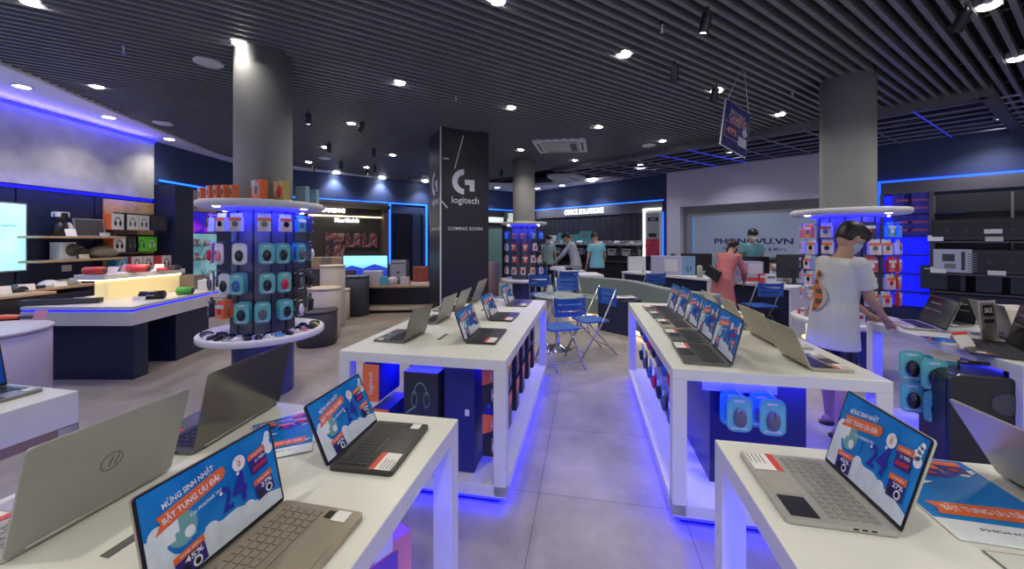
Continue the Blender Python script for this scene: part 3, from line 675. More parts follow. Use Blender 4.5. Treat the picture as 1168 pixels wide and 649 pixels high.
rowsC = [[('cyan', 'white', B_), ('cyan', 'white', B_), ('purple', 'red', B_), ('purple', 'red', B_), ('cyan', 'white', B_), ('cyan', 'blue', B_), ('cyan', 'blue', B_)],
         [('white', 'grey', B_), ('white', 'grey', B_), ('red', 'white', B_), ('red', 'white', B_), ('white', 'grey', B_), ('black', 'white', B_), ('black', 'grey', B_)],
         [('kraft', 'grey', B_), ('white', 'grey', B_), ('red', 'white', B_), ('red', 'white', B_), ('white', 'black', B_), ('white', 'grey', B_), ('black', 'grey', B_)],
         [('kraft', 'grey', B_), ('white', 'black', B_), ('white', 'grey', B_), ('white', 'black', B_), ('white', 'grey', B_), ('white', 'black', B_), ('white', 'grey', B_)]]
column_rack('pillar_rack', 'small-looking round rack around the far middle column, over a blue pedestal', S3.x, S3.y, 1.84, .63, .52, rowsC, 'packs on the far column rack', 'the far column rack', rows=[1.66, 1.40, 1.14, .88])
for c, e in ((S1, 14), (S2, 14), (S3, 10)):
    for k in range(6):
        a = math.atan2(-c.y, -c.x) + (k - 2.5) * .62
        add_area('ring_lamp', T(c.x + .39 * math.cos(a), c.y + .39 * math.sin(a), 1.76), .16, .16, e / 6, BLUE)
bk = [o for o in bpy.data.objects if o.name.startswith('pillar_rack') and o.type == 'EMPTY'][1]
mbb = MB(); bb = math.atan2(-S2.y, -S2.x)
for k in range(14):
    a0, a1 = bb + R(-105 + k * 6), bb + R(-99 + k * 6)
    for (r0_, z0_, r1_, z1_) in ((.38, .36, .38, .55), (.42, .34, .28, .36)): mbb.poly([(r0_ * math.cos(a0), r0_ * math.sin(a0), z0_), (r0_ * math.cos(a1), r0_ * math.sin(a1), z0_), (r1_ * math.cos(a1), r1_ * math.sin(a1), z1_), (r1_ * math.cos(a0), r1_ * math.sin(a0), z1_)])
mbb.build('painted_glow_band', M('painted_warm_glow', (.9, .75, .45), .5, emit=.9, ecol=(1, .8, .42)), bk)  # added emissive band, imitates warm light beneath the lower disc
# ---- things on the discs of the left rack
def mouse(label, loc, rz, m, s=1., group='computer mice on the left rack disc'):
    X = T(*loc) @ RZ(rz) @ S(s, s, s); t = thing('computer_mouse', label, 'mouse', X, group)
    mb = MB().ell((0, 0, .0), .034, .056, .034, 0, 16, 8, z0=0.02); mb.build('shell', m, t)
    MB().box(-.004, .004, -.046, -.022, .022, .031).build('wheel', I_GREY, t); return t
mc = [('black', I_BLACK), ('grey', I_GREY), ('white', I_WHITE), ('black', I_BLACK), ('black', I_BLACK), ('silver', silver), ('white', I_WHITE), ('black', I_BLACK), ('black', I_BLACK), ('white', I_WHITE), ('blue', M('item_sky', (.08, .3, .5), .3)), ('black', I_BLACK), ('white', I_WHITE), ('pink', I_PINK), ('black', I_BLACK), ('black', I_BLACK), ('yellow', M('item_lime', (.4, .45, .05), .3)), ('black', I_BLACK)]
b0 = math.atan2(-S1.y, -S1.x)
for k, (cn, m) in enumerate(mc):
    a = b0 + (k - 8.5) * R(10.5)
    mouse('%s computer mouse, %s from left along the lower disc of the left rack' % (cn, NTH[k]), (S1.x + .45 * math.cos(a), S1.y + .45 * math.sin(a), .62), math.degrees(a) + 90 + random.uniform(-35, 35), m, 1.0)
for k in range(7):
    a = b0 + (k - 3) * R(26) + R(4)
    mouse('black mouse in the inner circle of the lower disc, %s from the left' % NTH[k], (S1.x + .345 * math.cos(a), S1.y + .345 * math.sin(a), .62), math.degrees(a) + 60, I_BLACK, .9)
def pbox(label, c, rz, w, d, h, mats, draw=None, name='product_box', cat='box', group=None, z=0):
    X = T(c.x, c.y, z) @ RZ(rz); t = thing(name, label, cat, X, group)
    MB().box(-w / 2, w / 2, -d / 2, d / 2, 0, h).build('carton', mats[0], t, bevel=.002)
    if draw:
        mb = MB(); mb.at(T(0, -d / 2 - .001, h / 2) @ RX(90)); draw(mb, w, h); mb.build('print', mats, t)
    return t
ZT = 1.866
def disc_pt(S_, px, rad):
    """point on the disc edge nearest the camera along column px at radius rad from the axis"""
    k = (px - CX) / F; # ray (k,1)
    a = k * k + 1; b = -2 * (k * S_.x + S_.y); cc = S_.x ** 2 + S_.y ** 2 - rad ** 2
    q = b * b - 4 * a * cc; y = (-b - math.sqrt(max(q, 0))) / (2 * a); return Vector((k * y, y, 0))
def dr_mouse(mb, w, h):
    X = mb.X; quad(mb, -w / 2, -h / 2, w / 2, h / 2, 0, 1); mb.poly([(-w / 2, h * .1, .001), (0, h / 2, .001), (-w / 2, h / 2, .001)], 2); circ(mb, 0, 0, w * .3, .0015, 2, ry=h * .36); circ(mb, w * .03, -h * .02, w * .19, .002, 3, ry=h * .27)
for k, px in enumerate((231, 240.5, 249, 257.5, 267)):
    p = disc_pt(S1, px, .47); pbox('small orange mouse box, %s from the left on top of the left rack' % NTH[k], p, -34, .075, .05, .115, [C_ORANGE, C_ORANGE, C_WHITE, I_BLACK], dr_mouse, z=ZT, group='orange boxes on the left rack')
pbox('large orange and white mouse box on top of the left rack', disc_pt(S1, 296, .40), -32, .17, .06, .175, [C_ORANGE, C_ORANGE, C_WHITE, I_GREY], dr_mouse, z=ZT)
def dr_gold(mb, w, h): quad(mb, -w * .47, -h * .47, w * .47, h * .47, 0, 1); circ(mb, w * .1, -h * .05, w * .25, .001, 2, ry=h * .33)
pbox('golden picture box on top of the left rack', disc_pt(S1, 321, .40), -28, .155, .06, .185, [M('box_gold', (.5, .38, .12), .4), M('box_gold2', (.55, .45, .18), .4, noise=.4, nscale=16), C_RED, I_BLACK], dr_gold, z=ZT)
lb = M('box_lightblue', (.22, .36, .44), .4); lb2 = M('box_lightblue2', (.26, .42, .5), .4)
def dr_lb(mb, w, h): quad(mb, -w * .2, -h * .3, w * .25, h * .25, 0, 1)
pbox('pale blue box, left of two on top of the left rack', disc_pt(S1, 345, .38), -20, .135, .05, .17, [lb, lb2], dr_lb, z=ZT)
pbox('pale blue box, right of two on top of the left rack', disc_pt(S1, 359, .41), -14, .07, .05, .165, [lb, lb2], dr_lb, z=ZT)
b1 = math.atan2(-S2.y, -S2.x)
for k in range(6):
    a = b1 + R(-78 + k * 18)
    pbox('small %s box, %s from the left on the lower disc of the right rack' % (['red', 'white'][k % 2], NTH[k]), Vector((S2.x + .43 * math.cos(a), S2.y + .43 * math.sin(a), 0)), math.degrees(a) + 90, .09, .06, .06 + .03 * (k % 3), [[C_RED, C_WHITE][k % 2], [C_WHITE, C_RED][k % 2]], lambda mb, w, h: quad(mb, -w * .35, 0, w * .35, h * .3, 0, 1), z=.62, group='small boxes on the right rack disc')
# ================================================================ GOODS UNDER THE TABLES
def dr_half(mb, w, h):
    X = mb.X; mb.poly([(-w / 2, h * .02, 0), (w / 2, h * .2, 0), (w / 2, h / 2, 0), (-w / 2, h / 2, 0)], 1)
    mb.at(X @ T(0, h * .3, .001) @ RZ(90)); mb.text('logitech', .03, 2, w=h * .22, h=w * .18); mb.at(X @ T(w * .1, -h * .22, .001) @ RZ(-90)); mb.text('COMBO', .03, 2, .02, w=h * .34, h=w * .2); mb.at(X)
def dr_or(mb, w, h):
    X = mb.X; quad(mb, -w / 2, -h / 2, w / 2, h / 2, 0, 1); mb.at(X @ T(0, 0, .001) @ RZ(90)); mb.text('logitech', .03, 2, .01, w=h * .6, h=w * .35); mb.at(X)
def under(t_o, x, y, z, rz=0): return T(t_o.x, t_o.y, 0) @ RZ(ANG) @ T(x, y, z) @ RZ(rz)
ub = M('box_blue', (.02, .03, .28), .4)
def ubox(label, X, w, d, h, mats, draw, name='product_box', group=None):
    t = thing(name, label, 'box', X, group); MB().box(-w / 2, w / 2, -d / 2, d / 2, -h, 0).build('carton', mats[0], t, bevel=.002)
    mb = MB(); mb.at(T(0, -d / 2 - .001, -h / 2) @ RX(90)); draw(mb, w, h); mb.build('print', mats, t)
    return t
g1 = 'boxes hung under the far left table'
ubox('tall orange and blue box hung at the left end under the far left table', under(o1, .22, .12, .76), .105, .26, .22, [ub, C_ORANGE, C_WHITE], dr_or, group=g1)
ubox('orange and blue box below the tall one under the far left table', under(o1, .27, .14, .49), .11, .26, .26, [ub, C_ORANGE, C_WHITE], dr_or, group=g1)
def dr_head(mb, w, h):
    X = mb.X; g = 1
    for i in range(14):
        a0, a1 = PI * i / 14, PI * (i + 1) / 14
        mb.poly([(w * .2 * math.cos(a0), h * .05 + h * .26 * math.sin(a0), .001), (w * .2 * math.cos(a1), h * .05 + h * .26 * math.sin(a1), .001), (w * .18 * math.cos(a1), h * .05 + h * .235 * math.sin(a1), .001), (w * .18 * math.cos(a0), h * .05 + h * .235 * math.sin(a0), .001)], g)
    for sx in (-1, 1):
        for (r0, r1) in ((.16, .14),):
            for i in range(16):
                a0, a1 = 2 * PI * i / 16, 2 * PI * (i + 1) / 16
                mb.poly([(sx * w * .18 + w * .09 * math.cos(a0), -h * .03 + h * r0 * math.sin(a0), .001), (sx * w * .18 + w * .09 * math.cos(a1), -h * .03 + h * r0 * math.sin(a1), .001), (sx * w * .18 + w * .075 * math.cos(a1), -h * .03 + h * r1 * math.sin(a1), .001), (sx * w * .18 + w * .075 * math.cos(a0), -h * .03 + h * r1 * math.sin(a0), .001)], g)
    mb.poly([(-w * .16, -h * .16, .001), (-w * .42, -h * .3, .001), (-w * .42, -h * .33, .001), (-w * .14, -h * .19, .001)], g)
ubox('black box with a green headset outline under the far left table', under(o1, .515, .135, .715), .215, .20, .30, [C_BLACK, M('line_green', (.12, .35, .2), .4)], dr_head, group=g1)
def dr_nv(mb, w, h): quad(mb, w * .2, h * .02, w * .34, h * .08, 0, 1)
ubox('tall navy carton standing on the shelf under the far left table', under(o1, .735, .23, .765), .19, .28, .64, [M('carton_navy', (.015, .02, .13), .4), C_WHITE], dr_nv, group=g1)
ubox('orange and black box hung behind the front right leg, upper one', under(o1, .925, .16, .735), .11, .09, .21, [C_BLACK, C_ORANGE, C_WHITE], dr_half, group=g1)
ubox('orange and black box hung behind the front right leg, lower one', under(o1, .925, .17, .46), .11, .09, .25, [C_BLACK, C_ORANGE, C_WHITE], dr_half, group=g1)
k = 0
for y in (.38, .66, .98, 1.3, 1.6):
    for z, nm in ((.75, 'upper'), (.50, 'lower')):
        ubox('orange and black box, %s on the aisle side, %s row, far left table' % (NTH[int((y - .3) / .3)], nm), under(o1, .93, y, z, 90), .11, .12 if y < .9 else .1, .22, [C_BLACK, C_ORANGE, C_WHITE], dr_half, group=g1)
g2 = 'mouse packs hung under the right sales table'
for (x, y, z, cd, it, nm) in ((.36, .11, .655, 'teal', 'grey', 'front teal pack of the left pair'), (.345, .17, .66, 'cyan', 'grey', 'pack behind the left teal one'), (.52, .11, .65, 'teal', 'grey', 'front teal pack of the right pair'), (.49, .17, .66, 'cyan', 'grey', 'pack behind the right teal one')):
    pack(under(o2, x, y, z), cd, it, '%s at the end of the right sales table' % nm, 'round', g2)
X = under(o2, 0, 0, 0)
for (x0, x1, zz) in ((.2, .58, .69),):
    o = MB().box(x0, x1, .20, .206, zz - .035, zz + .02).tube([(.36, .2, zz), (.36, .06, zz - .012)], .003).tube([(.52, .2, zz), (.52, .06, zz - .012)], .003).build('hook_bar', M('acrylic_bar', (.3, .32, .5), .15), T2)
for j, y in enumerate((.32, .5, .7, .9, 1.12, 1.35, 1.6, 1.85)):
    for z, nm in ((.70, 'upper'), (.46, 'lower')):
        cd, it = [('cyan', 'black'), ('purple', 'red'), ('cyan', 'blue'), ('black', 'grey')][(j + (z < .5)) % 4]
        pack(under(o2, .10, y, z, -90), cd, it, '%s pack on the right table\'s aisle side, %s from near end, %s row' % (cd, NTH[j], nm), 'round', g2)
g5 = 'mouse packs hung under the young man\'s table'
k = 0
for (px, py, w, cd) in ((1040, 416, 0, 'teal'), (1051, 420, 1, 'cyan'), (1066, 426, 0, 'teal'), (1081, 428, 1, 'cyan'), (1041, 452, 0, 'teal'), (1055, 455, 1, 'cyan'), (1069, 463, 0, 'teal'), (1082, 468, 1, 'cyan')):
    p = Q(px, py - 14, 2.42 - (px - 1040) * .0035 + .08 * w)
    pack(T(*p) @ RZ(-20), cd, 'black', '%s mouse pack, %s from left, %s row under the young man\'s table' % (cd, NTH[k % 4], 'upper' if k < 4 else 'lower'), 'round', g5); k += 1
# large black rounded case under the right table
c = Q(1122, 500, 2.2)
t = thing('speaker_case', 'large black rounded case standing under the right edge of the young man\'s table', 'case', T(c.x + .05, c.y + .05, .12) @ RZ(-22))
MB().at(RX(90) @ T(0, .31, 0)).rrect(.44, .62, .06, -.14, .14, 0, n=6, smooth=False).build('shell', M('case_black', (.012, .012, .014), .3), t, bevel=.015)
mb = MB(); mb.at(T(0, -.142, .31) @ RX(90))
for rr, z in ((.16, .001), (.14, .003)): circ(mb, .02, -.08, rr * .3, z, 0 if rr > .15 else 1, 28)
circ(mb, .02, .17, .06, .001, 0, 20); mb.build('grille', [dgrey, C_BLACK], t)
MB().tube([(-.1, .0, .60), (-.1, 0, .66), (.1, 0, .66), (.1, 0, .60)], .012).build('handle', blackm, t)
# pink bag hanging under the near left table
X = T(-.405, 1.16, .585) @ RZ(50)
t = thing('gift_pack', 'pink printed pack hanging under the near left table', 'pack', X)
mb = MB().box(-.10, .10, -.03, .03, -.36, 0); mb.box(-.05, .05, -.032, -.03, -.14, -.03, 1); mb.box(-.04, .04, -.033, -.03, -.28, -.18, 2); mb.build('bag', [I_PINK, C_PURPLE, C_WHITE], t, bevel=.004)
MB().box(-.03, .03, -.035, .035, -.02, .03).build('clip', I_WHITE, t)
# ================================================================ LEFT AREA
# counter with blue light line, on dark blocks
c0 = P(150, 350, .79); cl = P(8, 352, .79); cr = P(247, 330, .79)
CTX = T(c0.x, c0.y, 0) @ RZ(0)
t = thing('display_counter', 'angular white display counter with blue light line on dark navy blocks', 'counter', CTX)
W_, D_ = c0.x - cl.x, cr.y - c0.y + .25
sk = (cr.x - c0.x) / (cr.y - c0.y)
def cpoly(i=0., x0=-W_, x1=0., y0=0., y1=D_): return [(x0 + i, y0 + i), (x1 - i, y0 + i), (x1 - i + sk * (y1 - y0), y1 - i), (x0 + i + sk * (y1 - y0), y1 - i)]
MB().prism(cpoly(), .755, .79).build('top', white, t, bevel=.003)
MB().prism(cpoly(.012), .735, .755).build('light_line', ledblue, t)
MB().prism(cpoly(), .585, .735).build('fascia', white, t, bevel=.003)
MB().prism([(-W_ + .3, .04), (-.02, .04), (-.03, .22), (-.8, .26), (-W_ + .3, .26)], 0, .585).build('front_block', navy, t)
MB().prism([(-.6, .68), (-.12, .68), (-.20, 1.30), (-.6, 1.3)], 0, .585).build('rear_block', navy, t)
MB().prism([(-W_ + .1, .75), (-.6, .75), (-.6, .82), (-W_ + .1, .82)], 0, .585).build('back_panel', navy, t)
MB().box(-W_ + .26, -W_ + .3, .08, .12, 0, .585).build('leg', mgrey, t)
# raised lit riser on the counter
r0 = P(123, 341, .79); r1 = P(206, 330, .79)
t = thing('lit_riser', 'glowing cream riser with a white slab on the left counter', 'riser', T(r0.x, r0.y, .79))
MB().prism([(-.16, 0), (0, 0), (r1.x - r0.x, r1.y - r0.y), (-.16 + r1.x - r0.x, r1.y - r0.y)], 0, .22).build('lit_box', M('lit_cream', (.85, .70, .36), .5, emit=.32, ecol=(1., .82, .42)), t)
MB().prism([(-.30, -.10), (.04, -.08), (r1.x - r0.x + .05, r1.y - r0.y + .02), (-.3 + r1.x - r0.x, r1.y - r0.y)], .235, .30).build('slab', whitep, t, bevel=.004)
MB().prism([(-.33, -.02), (.01, -.01), (r1.x - r0.x + .01, r1.y - r0.y), (-.3 + r1.x - r0.x, r1.y - r0.y)], .22, .235).build('light_gap', ledwarm, t)
MB().box(.02, .30, .9, 1.1, 0, .2).build('side_block', M('taupe', (.2, .17, .15), .5), t)
def speaker(label, p, rz, L, r, m, name='portable_speaker', text=None, group='portable speakers'):
    X = T(*p) @ RZ(rz); t = thing(name, label, 'speaker', X, group)
    MB().tube([(-L / 2, 0, r), (-L / 2 + .006, 0, r), (L / 2 - .006, 0, r), (L / 2, 0, r)], [r * .82, r, r, r * .82], n=20).build('body', m, t)
    for sx in (-1, 1): MB().tube([(sx * L / 2, 0, r), (sx * (L / 2 + .004), 0, r)], [r * .8, r * .7], n=18).build('end_cap', dgrey, t)
    if text: mb = MB(); mb.at(T(0, -r - .0008, r) @ RX(90)); mb.text(text, .03, 0, w=L * .4, h=r * .35); mb.build('lettering', C_WHITE, t)
    return t
speaker('black portable speaker with white lettering on the left counter', P(174, 341, .79), 20, .24, .05, I_BLACK, text='JBL')
speaker('green portable speaker on the left counter', P(211, 336, .79), 15, .17, .05, M('speaker_green', (.08, .42, .05), .6))
p = P(71, 347, .79)
t = thing('soundbar', 'long black soundbar at the left end of the counter', 'soundbar', T(p.x, p.y, .79) @ RZ(21)); MB().box(-.33, .33, -.045, .045, .004, .06).build('body', black, t, bevel=.006); MB().box(-.325, .325, -.048, -.045, .008, .055).build('grille', dgrey, t)
speaker('red portable speaker, left one on the lit riser slab', P(108, 313, 1.092), 8, .22, .045, red)
speaker('red portable speaker, right one on the lit riser slab', P(158, 310.5, 1.092), 6, .24, .05, M('speaker_red', (.55, .04, .05), .5))
def card_on(label, p, rz, w=.12, h=.09, m=paper, group='price cards on the left counter'):
    t = MB().at(RX(-20)).box(-w / 2, w / 2, 0, .003, 0, h).at().box(-w / 2, w / 2, 0, .05, 0, .003).build('price_card', m); t.matrix_world = T(*p) @ RZ(rz); return tag(t, label, 'price card', group)
card_on('white price card between the red speakers on the riser', P(127, 312, 1.092), 5); card_on('white price card behind the right red speaker', P(142, 310, 1.092), 5, .1, .1, C_PINK)
card_on('white price card at the left end of the counter', P(92, 345, .79), 12, .16, .06); card_on('white price card by the black speaker', P(158, 343, .79), 20, .12, .05)
card_on('small white price card at the right end of the riser', P(180, 308.5, 1.092), 5); card_on('white card by the right end of the counter', P(226, 329, .79), 15, .14, .16)
def rbox(label, p, rz, w, d, h, m, name='device_box', cat='box', group=None, bevel=.004):
    o = MB().box(-w / 2, w / 2, -d / 2, d / 2, 0, h).build(name, m, bevel=bevel); o.matrix_world = T(*p) @ RZ(rz); return tag(o, label, cat, group)
rbox('white device box near the green speaker on the counter', P(236, 331, .79), 12, .16, .14, .15, C_WHITE); rbox('dark gadget at the right end of the riser slab', P(198, 308, 1.092), 0, .12, .1, .06, dgrey, 'gadget', 'gadget')
rbox('red gadget on the right end of the riser slab', P(188, 308.3, 1.092), 0, .14, .1, .035, C_RED, 'gadget', 'gadget')
# round pedestal at the left frame edge
def drum(label, c, r, h, m, topm=None, name='round_pedestal', group='round display pedestals'):
    t = thing(name, label, 'pedestal', T(c[0], c[1], 0), group)
    MB().lathe([(r - .012, 0), (r - .012, .03), (r, .035), (r, h - .035), (r - .006, h - .03)], 56).build('drum', m, t)
    MB().lathe([(r - .004, h - .028), (r + .012, h - .024), (r + .012, h - .006), (r + .006, h)], 56).build('top', topm or m, t); return t
drum('large white round pedestal at the left frame edge, red gadget on top', (-4.32, 3.03), .46, .78, M('drum_white', (.60, .56, .58), .4))
t = thing('game_controller', 'orange and grey gadget lying on the round pedestal at the left edge', 'gadget', T(*P(12, 364, .785)) @ RZ(10))
MB().ell((-.03, 0, .02), .12, .05, .022, 0).build('orange_part', orange, t); MB().ell((.14, 0, .018), .1, .035, .018, 0).build('grey_part', dgrey, t)
card_on('pinkish price card on the round pedestal at the left edge', P(44, 364, .785), 8, .1, .08, C_PINK)
# television on the left wall
xs = (FL_.inverted() @ Vector((-6.5, 5.12, 0))).x
t = thing('wall_display', 'bright pale blue wall screen at the left frame edge', 'screen', FL_ @ T(xs, 0, 1.55))
MB().box(-1.6, 0, -.07, -.035, -.46, .44).build('casing', silver, t, bevel=.004)
scr = ramp_mat('screen_cyan', [(.3, (.25, .75, .95)), (.55, (.45, .95, 1.)), (.7, (.3, .7, .98))], emit=.85, nscale=.8)
mb = MB(); mb.at(T(0, -.072, 0) @ RX(90)); quad(mb, -1.57, -.44, -.02, .42, 0, 0); mb.at(T(-.42, -.073, .14) @ RX(90)); mb.text('gọn. 10% nội display', .04, 1, w=.62, h=.04); mb.build('screen', [scr, M('text_slate', (.1, .25, .35), .5)], t)
# wall shelves
def wshelf(label, px0, px1, py, dep, X=FL_, y0=None, m=wood, th=.03, shift=0):
    off = dep; u0, u1 = hit(X, px0, off), hit(X, px1, off); z = zat(X, (px0 + px1) / 2, py, off)
    o = MB().box(0, u1 - u0, -dep, 0, -th, 0).build('wall_shelf', m, bevel=.003); o.matrix_world = X @ T(u0, -.031, z); tag(o, label, 'shelf', 'wall shelves'); return z, u0, u1
z1, ua, ub_ = wshelf('upper pale wooden shelf beside the wall screen', 41, 142, 269.5, .32)
z2, ua, ub_ = wshelf('lower pale wooden shelf beside the wall screen', 42, 142, 295.5, .32)
def on_shelf(px, z, dep=.16, X=FL_, off=.03): return X @ Vector((hit(X, px, dep), -dep, z))
def gadget(label, px, z, w, h, d, m, kind='box', rz=0, group='small devices on the left wall shelves', X=FL_, dep=.16):
    p = on_shelf(px, z, dep, X); o = None
    if kind == 'box':
        mb = MB().rrect(w, d, min(w, d) * .2, 0, h, 0); mb.rrect(w * .96, d * .96, min(w, d) * .18, h * .999, h * 1.03, 1)
    elif kind == 'mill':
        mb = MB().lathe([(w * .5, 0), (w * .42, h * .5), (w * .2, h * .62), (w * .2, h * .68), (w * .45, h * .7), (w * .45, h * .96), (w * .38, h)], 20)
    elif kind == 'dome': mb = MB().ell((0, 0, 0), w / 2, d / 2, h, 0, z0=.01)
    elif kind == 'projector':
        mb = MB().rrect(w, d, .02, 0, h, 0); mb.tube([(w * .2, -d / 2, h * .55), (w * .2, -d / 2 - .02, h * .55)], h * .36, 1, n=16)
    elif kind == 'frame': mb = MB().at(RX(-10)).box(-w / 2, w / 2, 0, .015, 0, h).box(-w * .44, w * .44, -.002, 0, h * .06, h * .94, 1)
    elif kind == 'bag': mb = MB().ell((0, 0, h * .45), w / 2, d / 2, h * .5, 0, z0=-.9); mb.tube([(w * .3 * math.cos(PI * i / 8), 0, h * .6 + h * .55 * math.sin(PI * i / 8)) for i in range(9)], .006, 1)
    o = mb.build('shelf_device', [m, dgrey if m is not black else silver]); o.matrix_world = T(*p) @ RZ(90 + rz); return tag(o, label, 'device', group)
gadget('black coffee-grinder shaped device with white top on the upper shelf', 69, z1, .17, .33, .15, black, 'mill')
gadget('white cap unit on top of the black upright device', 69, z1 + .27, .15, .07, .12, C_WHITE)
gadget('small white camera on the upper shelf', 79, z1, .12, .2, .08, C_WHITE, 'dome'); card_on('price card leaning by the small white camera', on_shelf(82, z1, .28), 80, .12, .11)
gadget('grey flat monitor on the upper shelf', 104, z1, .38, .27, .04, silver, 'frame', rz=-10); gadget('silver frame at the right end of the upper shelf', 124, z1, .2, .24, .03, silver, 'frame', rz=-5); gadget('white router on the upper shelf', 118, z1, .14, .06, .08, C_WHITE)
gadget('white boxy projector on the lower shelf', 72, z2, .20, .24, .17, C_WHITE, 'projector'); gadget('small white cube speaker on the lower shelf', 88, z2, .1, .18, .1, silver, 'projector')
gadget('grey rounded projector with a handle on the lower shelf', 119, z2, .46, .20, .2, M('taupe_grey', (.28, .26, .24), .5), 'bag'); card_on('price card on the lower shelf by the cube speaker', on_shelf(97, z2, .28), 80, .12, .07)
# low wooden steps below
def lowshelf(label, px0, px1, py, dep, w, drop=.03):
    return wshelf(label, px0, px1, py, dep, m=wood)
za, _, _ = lowshelf('wooden ledge with dark gadgets at the far left', -30, 62, 337, .75, 1)
zb, _, _ = lowshelf('wooden ledge with round white devices behind the counter', 28, 112, 327, .5, 1)
gadget('round white device on the wooden ledge', 56, zb, .24, .09, .2, C_WHITE, 'dome', dep=.3); gadget('grey robot vacuum on the wooden ledge', 73, zb, .3, .08, .28, mgrey, 'dome', dep=.3); card_on('price card in front of the robot vacuum', on_shelf(70, zb, .45), 80, .13, .07); card_on('price card at the right of the robot vacuum', on_shelf(87, zb, .3), 80, .12, .09)
for k, px in enumerate((4, 18, 32)):
    if k != 1: card_on('white price card on the dark ledge, %s from the left edge' % NTH[k], on_shelf(px, za, .5), 75, .14, .1)
gadget('dark gadget on the ledge at the far left', 22, za, .3, .1, .2, black, 'dome', dep=.4); gadget('black gadget box on the ledge beside the price cards', 36, za, .2, .06, .16, black, dep=.4)
rbx = MB().box(0, 2.6, -.6, 0, 0, za - .06); o = rbx.build('base_cabinet', black); o.matrix_world = FL_ @ T(hit(FL_, 0, .6) - .9, -.031, 0); tag(o, 'black base cabinet under the wooden ledges on the left wall', 'cabinet')
o = MB().box(-.06, .06, -.012, 0, -.045, .045).build('wall_socket', C_WHITE); o.matrix_world = FL_ @ T(hit(FL_, 73), -.031, zat(FL_, 73, 306)); tag(o, 'white wall socket below the lower wooden shelf', 'socket')
# wooden pegboard panel with headset boxes
u0, u1 = hit(FL_, 115), yl - .0
zt_ = zat(FL_, 140, 224)
t = thing('slat_board', 'pale wooden board of headset boxes on the left wall', 'board', FL_ @ T(u0, 0, 0))
L = u1 - u0
MB().box(0, L, -.06, -.032, .9, 2.16).build('board', M('board_wood', (.50, .33, .16), .5, noise=.25, nscale=9), t)
mb = MB()
for z in (1.94, 1.58, 1.25): mb.box(L * .15, L + .15, -.075, -.06, z - .012, z + .012)
mb.build('rail', blackm, t)
def dr_hs(mb, w, h):
    quad(mb, -w / 2, -h / 2, w / 2, h / 2, 0, 1)
    for i in range(10):
        a0, a1 = PI * i / 10, PI * (i + 1) / 10
        mb.poly([(w * .25 * math.cos(a), h * .32 * math.sin(a) - h * .02, .001) for a in (a0, a1)] + [(w * .19 * math.cos(a), h * .26 * math.sin(a) - h * .02, .001) for a in (a1, a0)], 2)
    circ(mb, -w * .2, -h * .12, w * .1, .0015, 2, ry=h * .16); circ(mb, w * .2, -h * .12, w * .1, .0015, 2, ry=h * .16)
gr = M('print_green', (.10, .55, .03), .4); bl = M('print_skyblue', (.05, .28, .55), .4)
rows_ = [(1.94, [(133, [C_ORANGE, C_WHITE, I_BLACK], 'orange and white'), (150, [C_BLACK, C_WHITE, I_GREY], 'white-fronted black'), (163, [C_BLACK, C_WHITE, I_GREY], 'narrow white-fronted'), (176, [C_BLACK, C_BLACK, I_GREY], 'black')]),
         (1.58, [(135, [C_ORANGE, C_WHITE, I_BLACK], 'orange-sided white'), (150, [C_BLACK, C_BLACK, I_GREY], 'all black'), (160, [C_BLACK, gr, I_GREY], 'green and black'), (172, [C_BLACK, gr, C_WHITE], 'bright green')]),
         (1.25, [(138, [bl, bl, I_WHITE], 'sky blue'), (155, [C_RED, C_WHITE, I_BLACK], 'white with black headset'), (168, [C_RED, C_WHITE, I_BLACK], 'white with navy headset'), (181, [C_RED, C_WHITE, I_BLACK], 'white with small headset')])]
for z, row in rows_:
    for k, (px, mm, nm) in enumerate(row):
        p = FL_ @ Vector((min(hit(FL_, px, .22), yl + .12), -.08 if px < 174 else -.2, z - .02)); X = T(*p) @ RZ(90)
        ubox('%s headset box, %s from left, %s row, wooden board' % (nm, NTH[k], {1.94: 'top', 1.58: 'middle', 1.25: 'bottom'}[z]), X @ T(0, -.09, 0), .19, .14, .25, mm, dr_hs, name='headset_box', group='headset boxes on the wooden board')
# navy pier and poster wall after it
o = MB().at(FL_).box(yl + .02, yl + .42, -.42, -.0, 0, 2.5).build('trim_navy_pier', navy); struct(o)
ph = ramp_mat('photo_headset', [(.3, (.42, .25, .27)), (.5, (.55, .42, .45)), (.7, (.2, .1, .12))], nscale=7); ph2 = ramp_mat('photo_violet', [(.35, (.01, .01, .5)), (.5, (.03, .0, .35)), (.65, (.25, .02, .6))], nscale=4, emit=.8)
def poster_wall(label, fr, px0, px1, py0, py1, m, off=.05, extra=None, name='wall_poster', cat='poster'):
    u0, u1 = hit(fr, px0, off), hit(fr, px1, off); za_, zb_ = zat(fr, px1, py1, off), zat(fr, px1, py0, off)
    t = thing(name, label, cat, fr @ T(u0, -off, za_)); w, h = u1 - u0, zb_ - za_
    MB().box(0, w, 0, .03, 0, h).build('panel', m, t)
    if extra: mb = MB(); mb.at(T(w / 2, -.002, h / 2) @ RX(90)); ms = extra(mb, w, h); mb.build('picture', ms, t)
    return t
def ex_head(mb, w, h):
    for i in range(14):
        a0, a1 = PI * i / 14, PI * (i + 1) / 14
        mb.poly([(w * .22 + .2 * w * math.cos(a), h * .32 * math.sin(a), 0) for a in (a0, a1)] + [(w * .22 + w * .15 * math.cos(a), h * .25 * math.sin(a), 0) for a in (a1, a0)], 0)
    circ(mb, w * .04, -h * .1, w * .08, .001, 0, ry=h * .16); circ(mb, w * .4, -h * .1, w * .08, .001, 0, ry=h * .16); circ(mb, -w * .35, h * .0, w * .12, .001, 1, ry=h * .4)
    return [I_BLACK, M('skin_print', (.4, .22, .2), .6)]
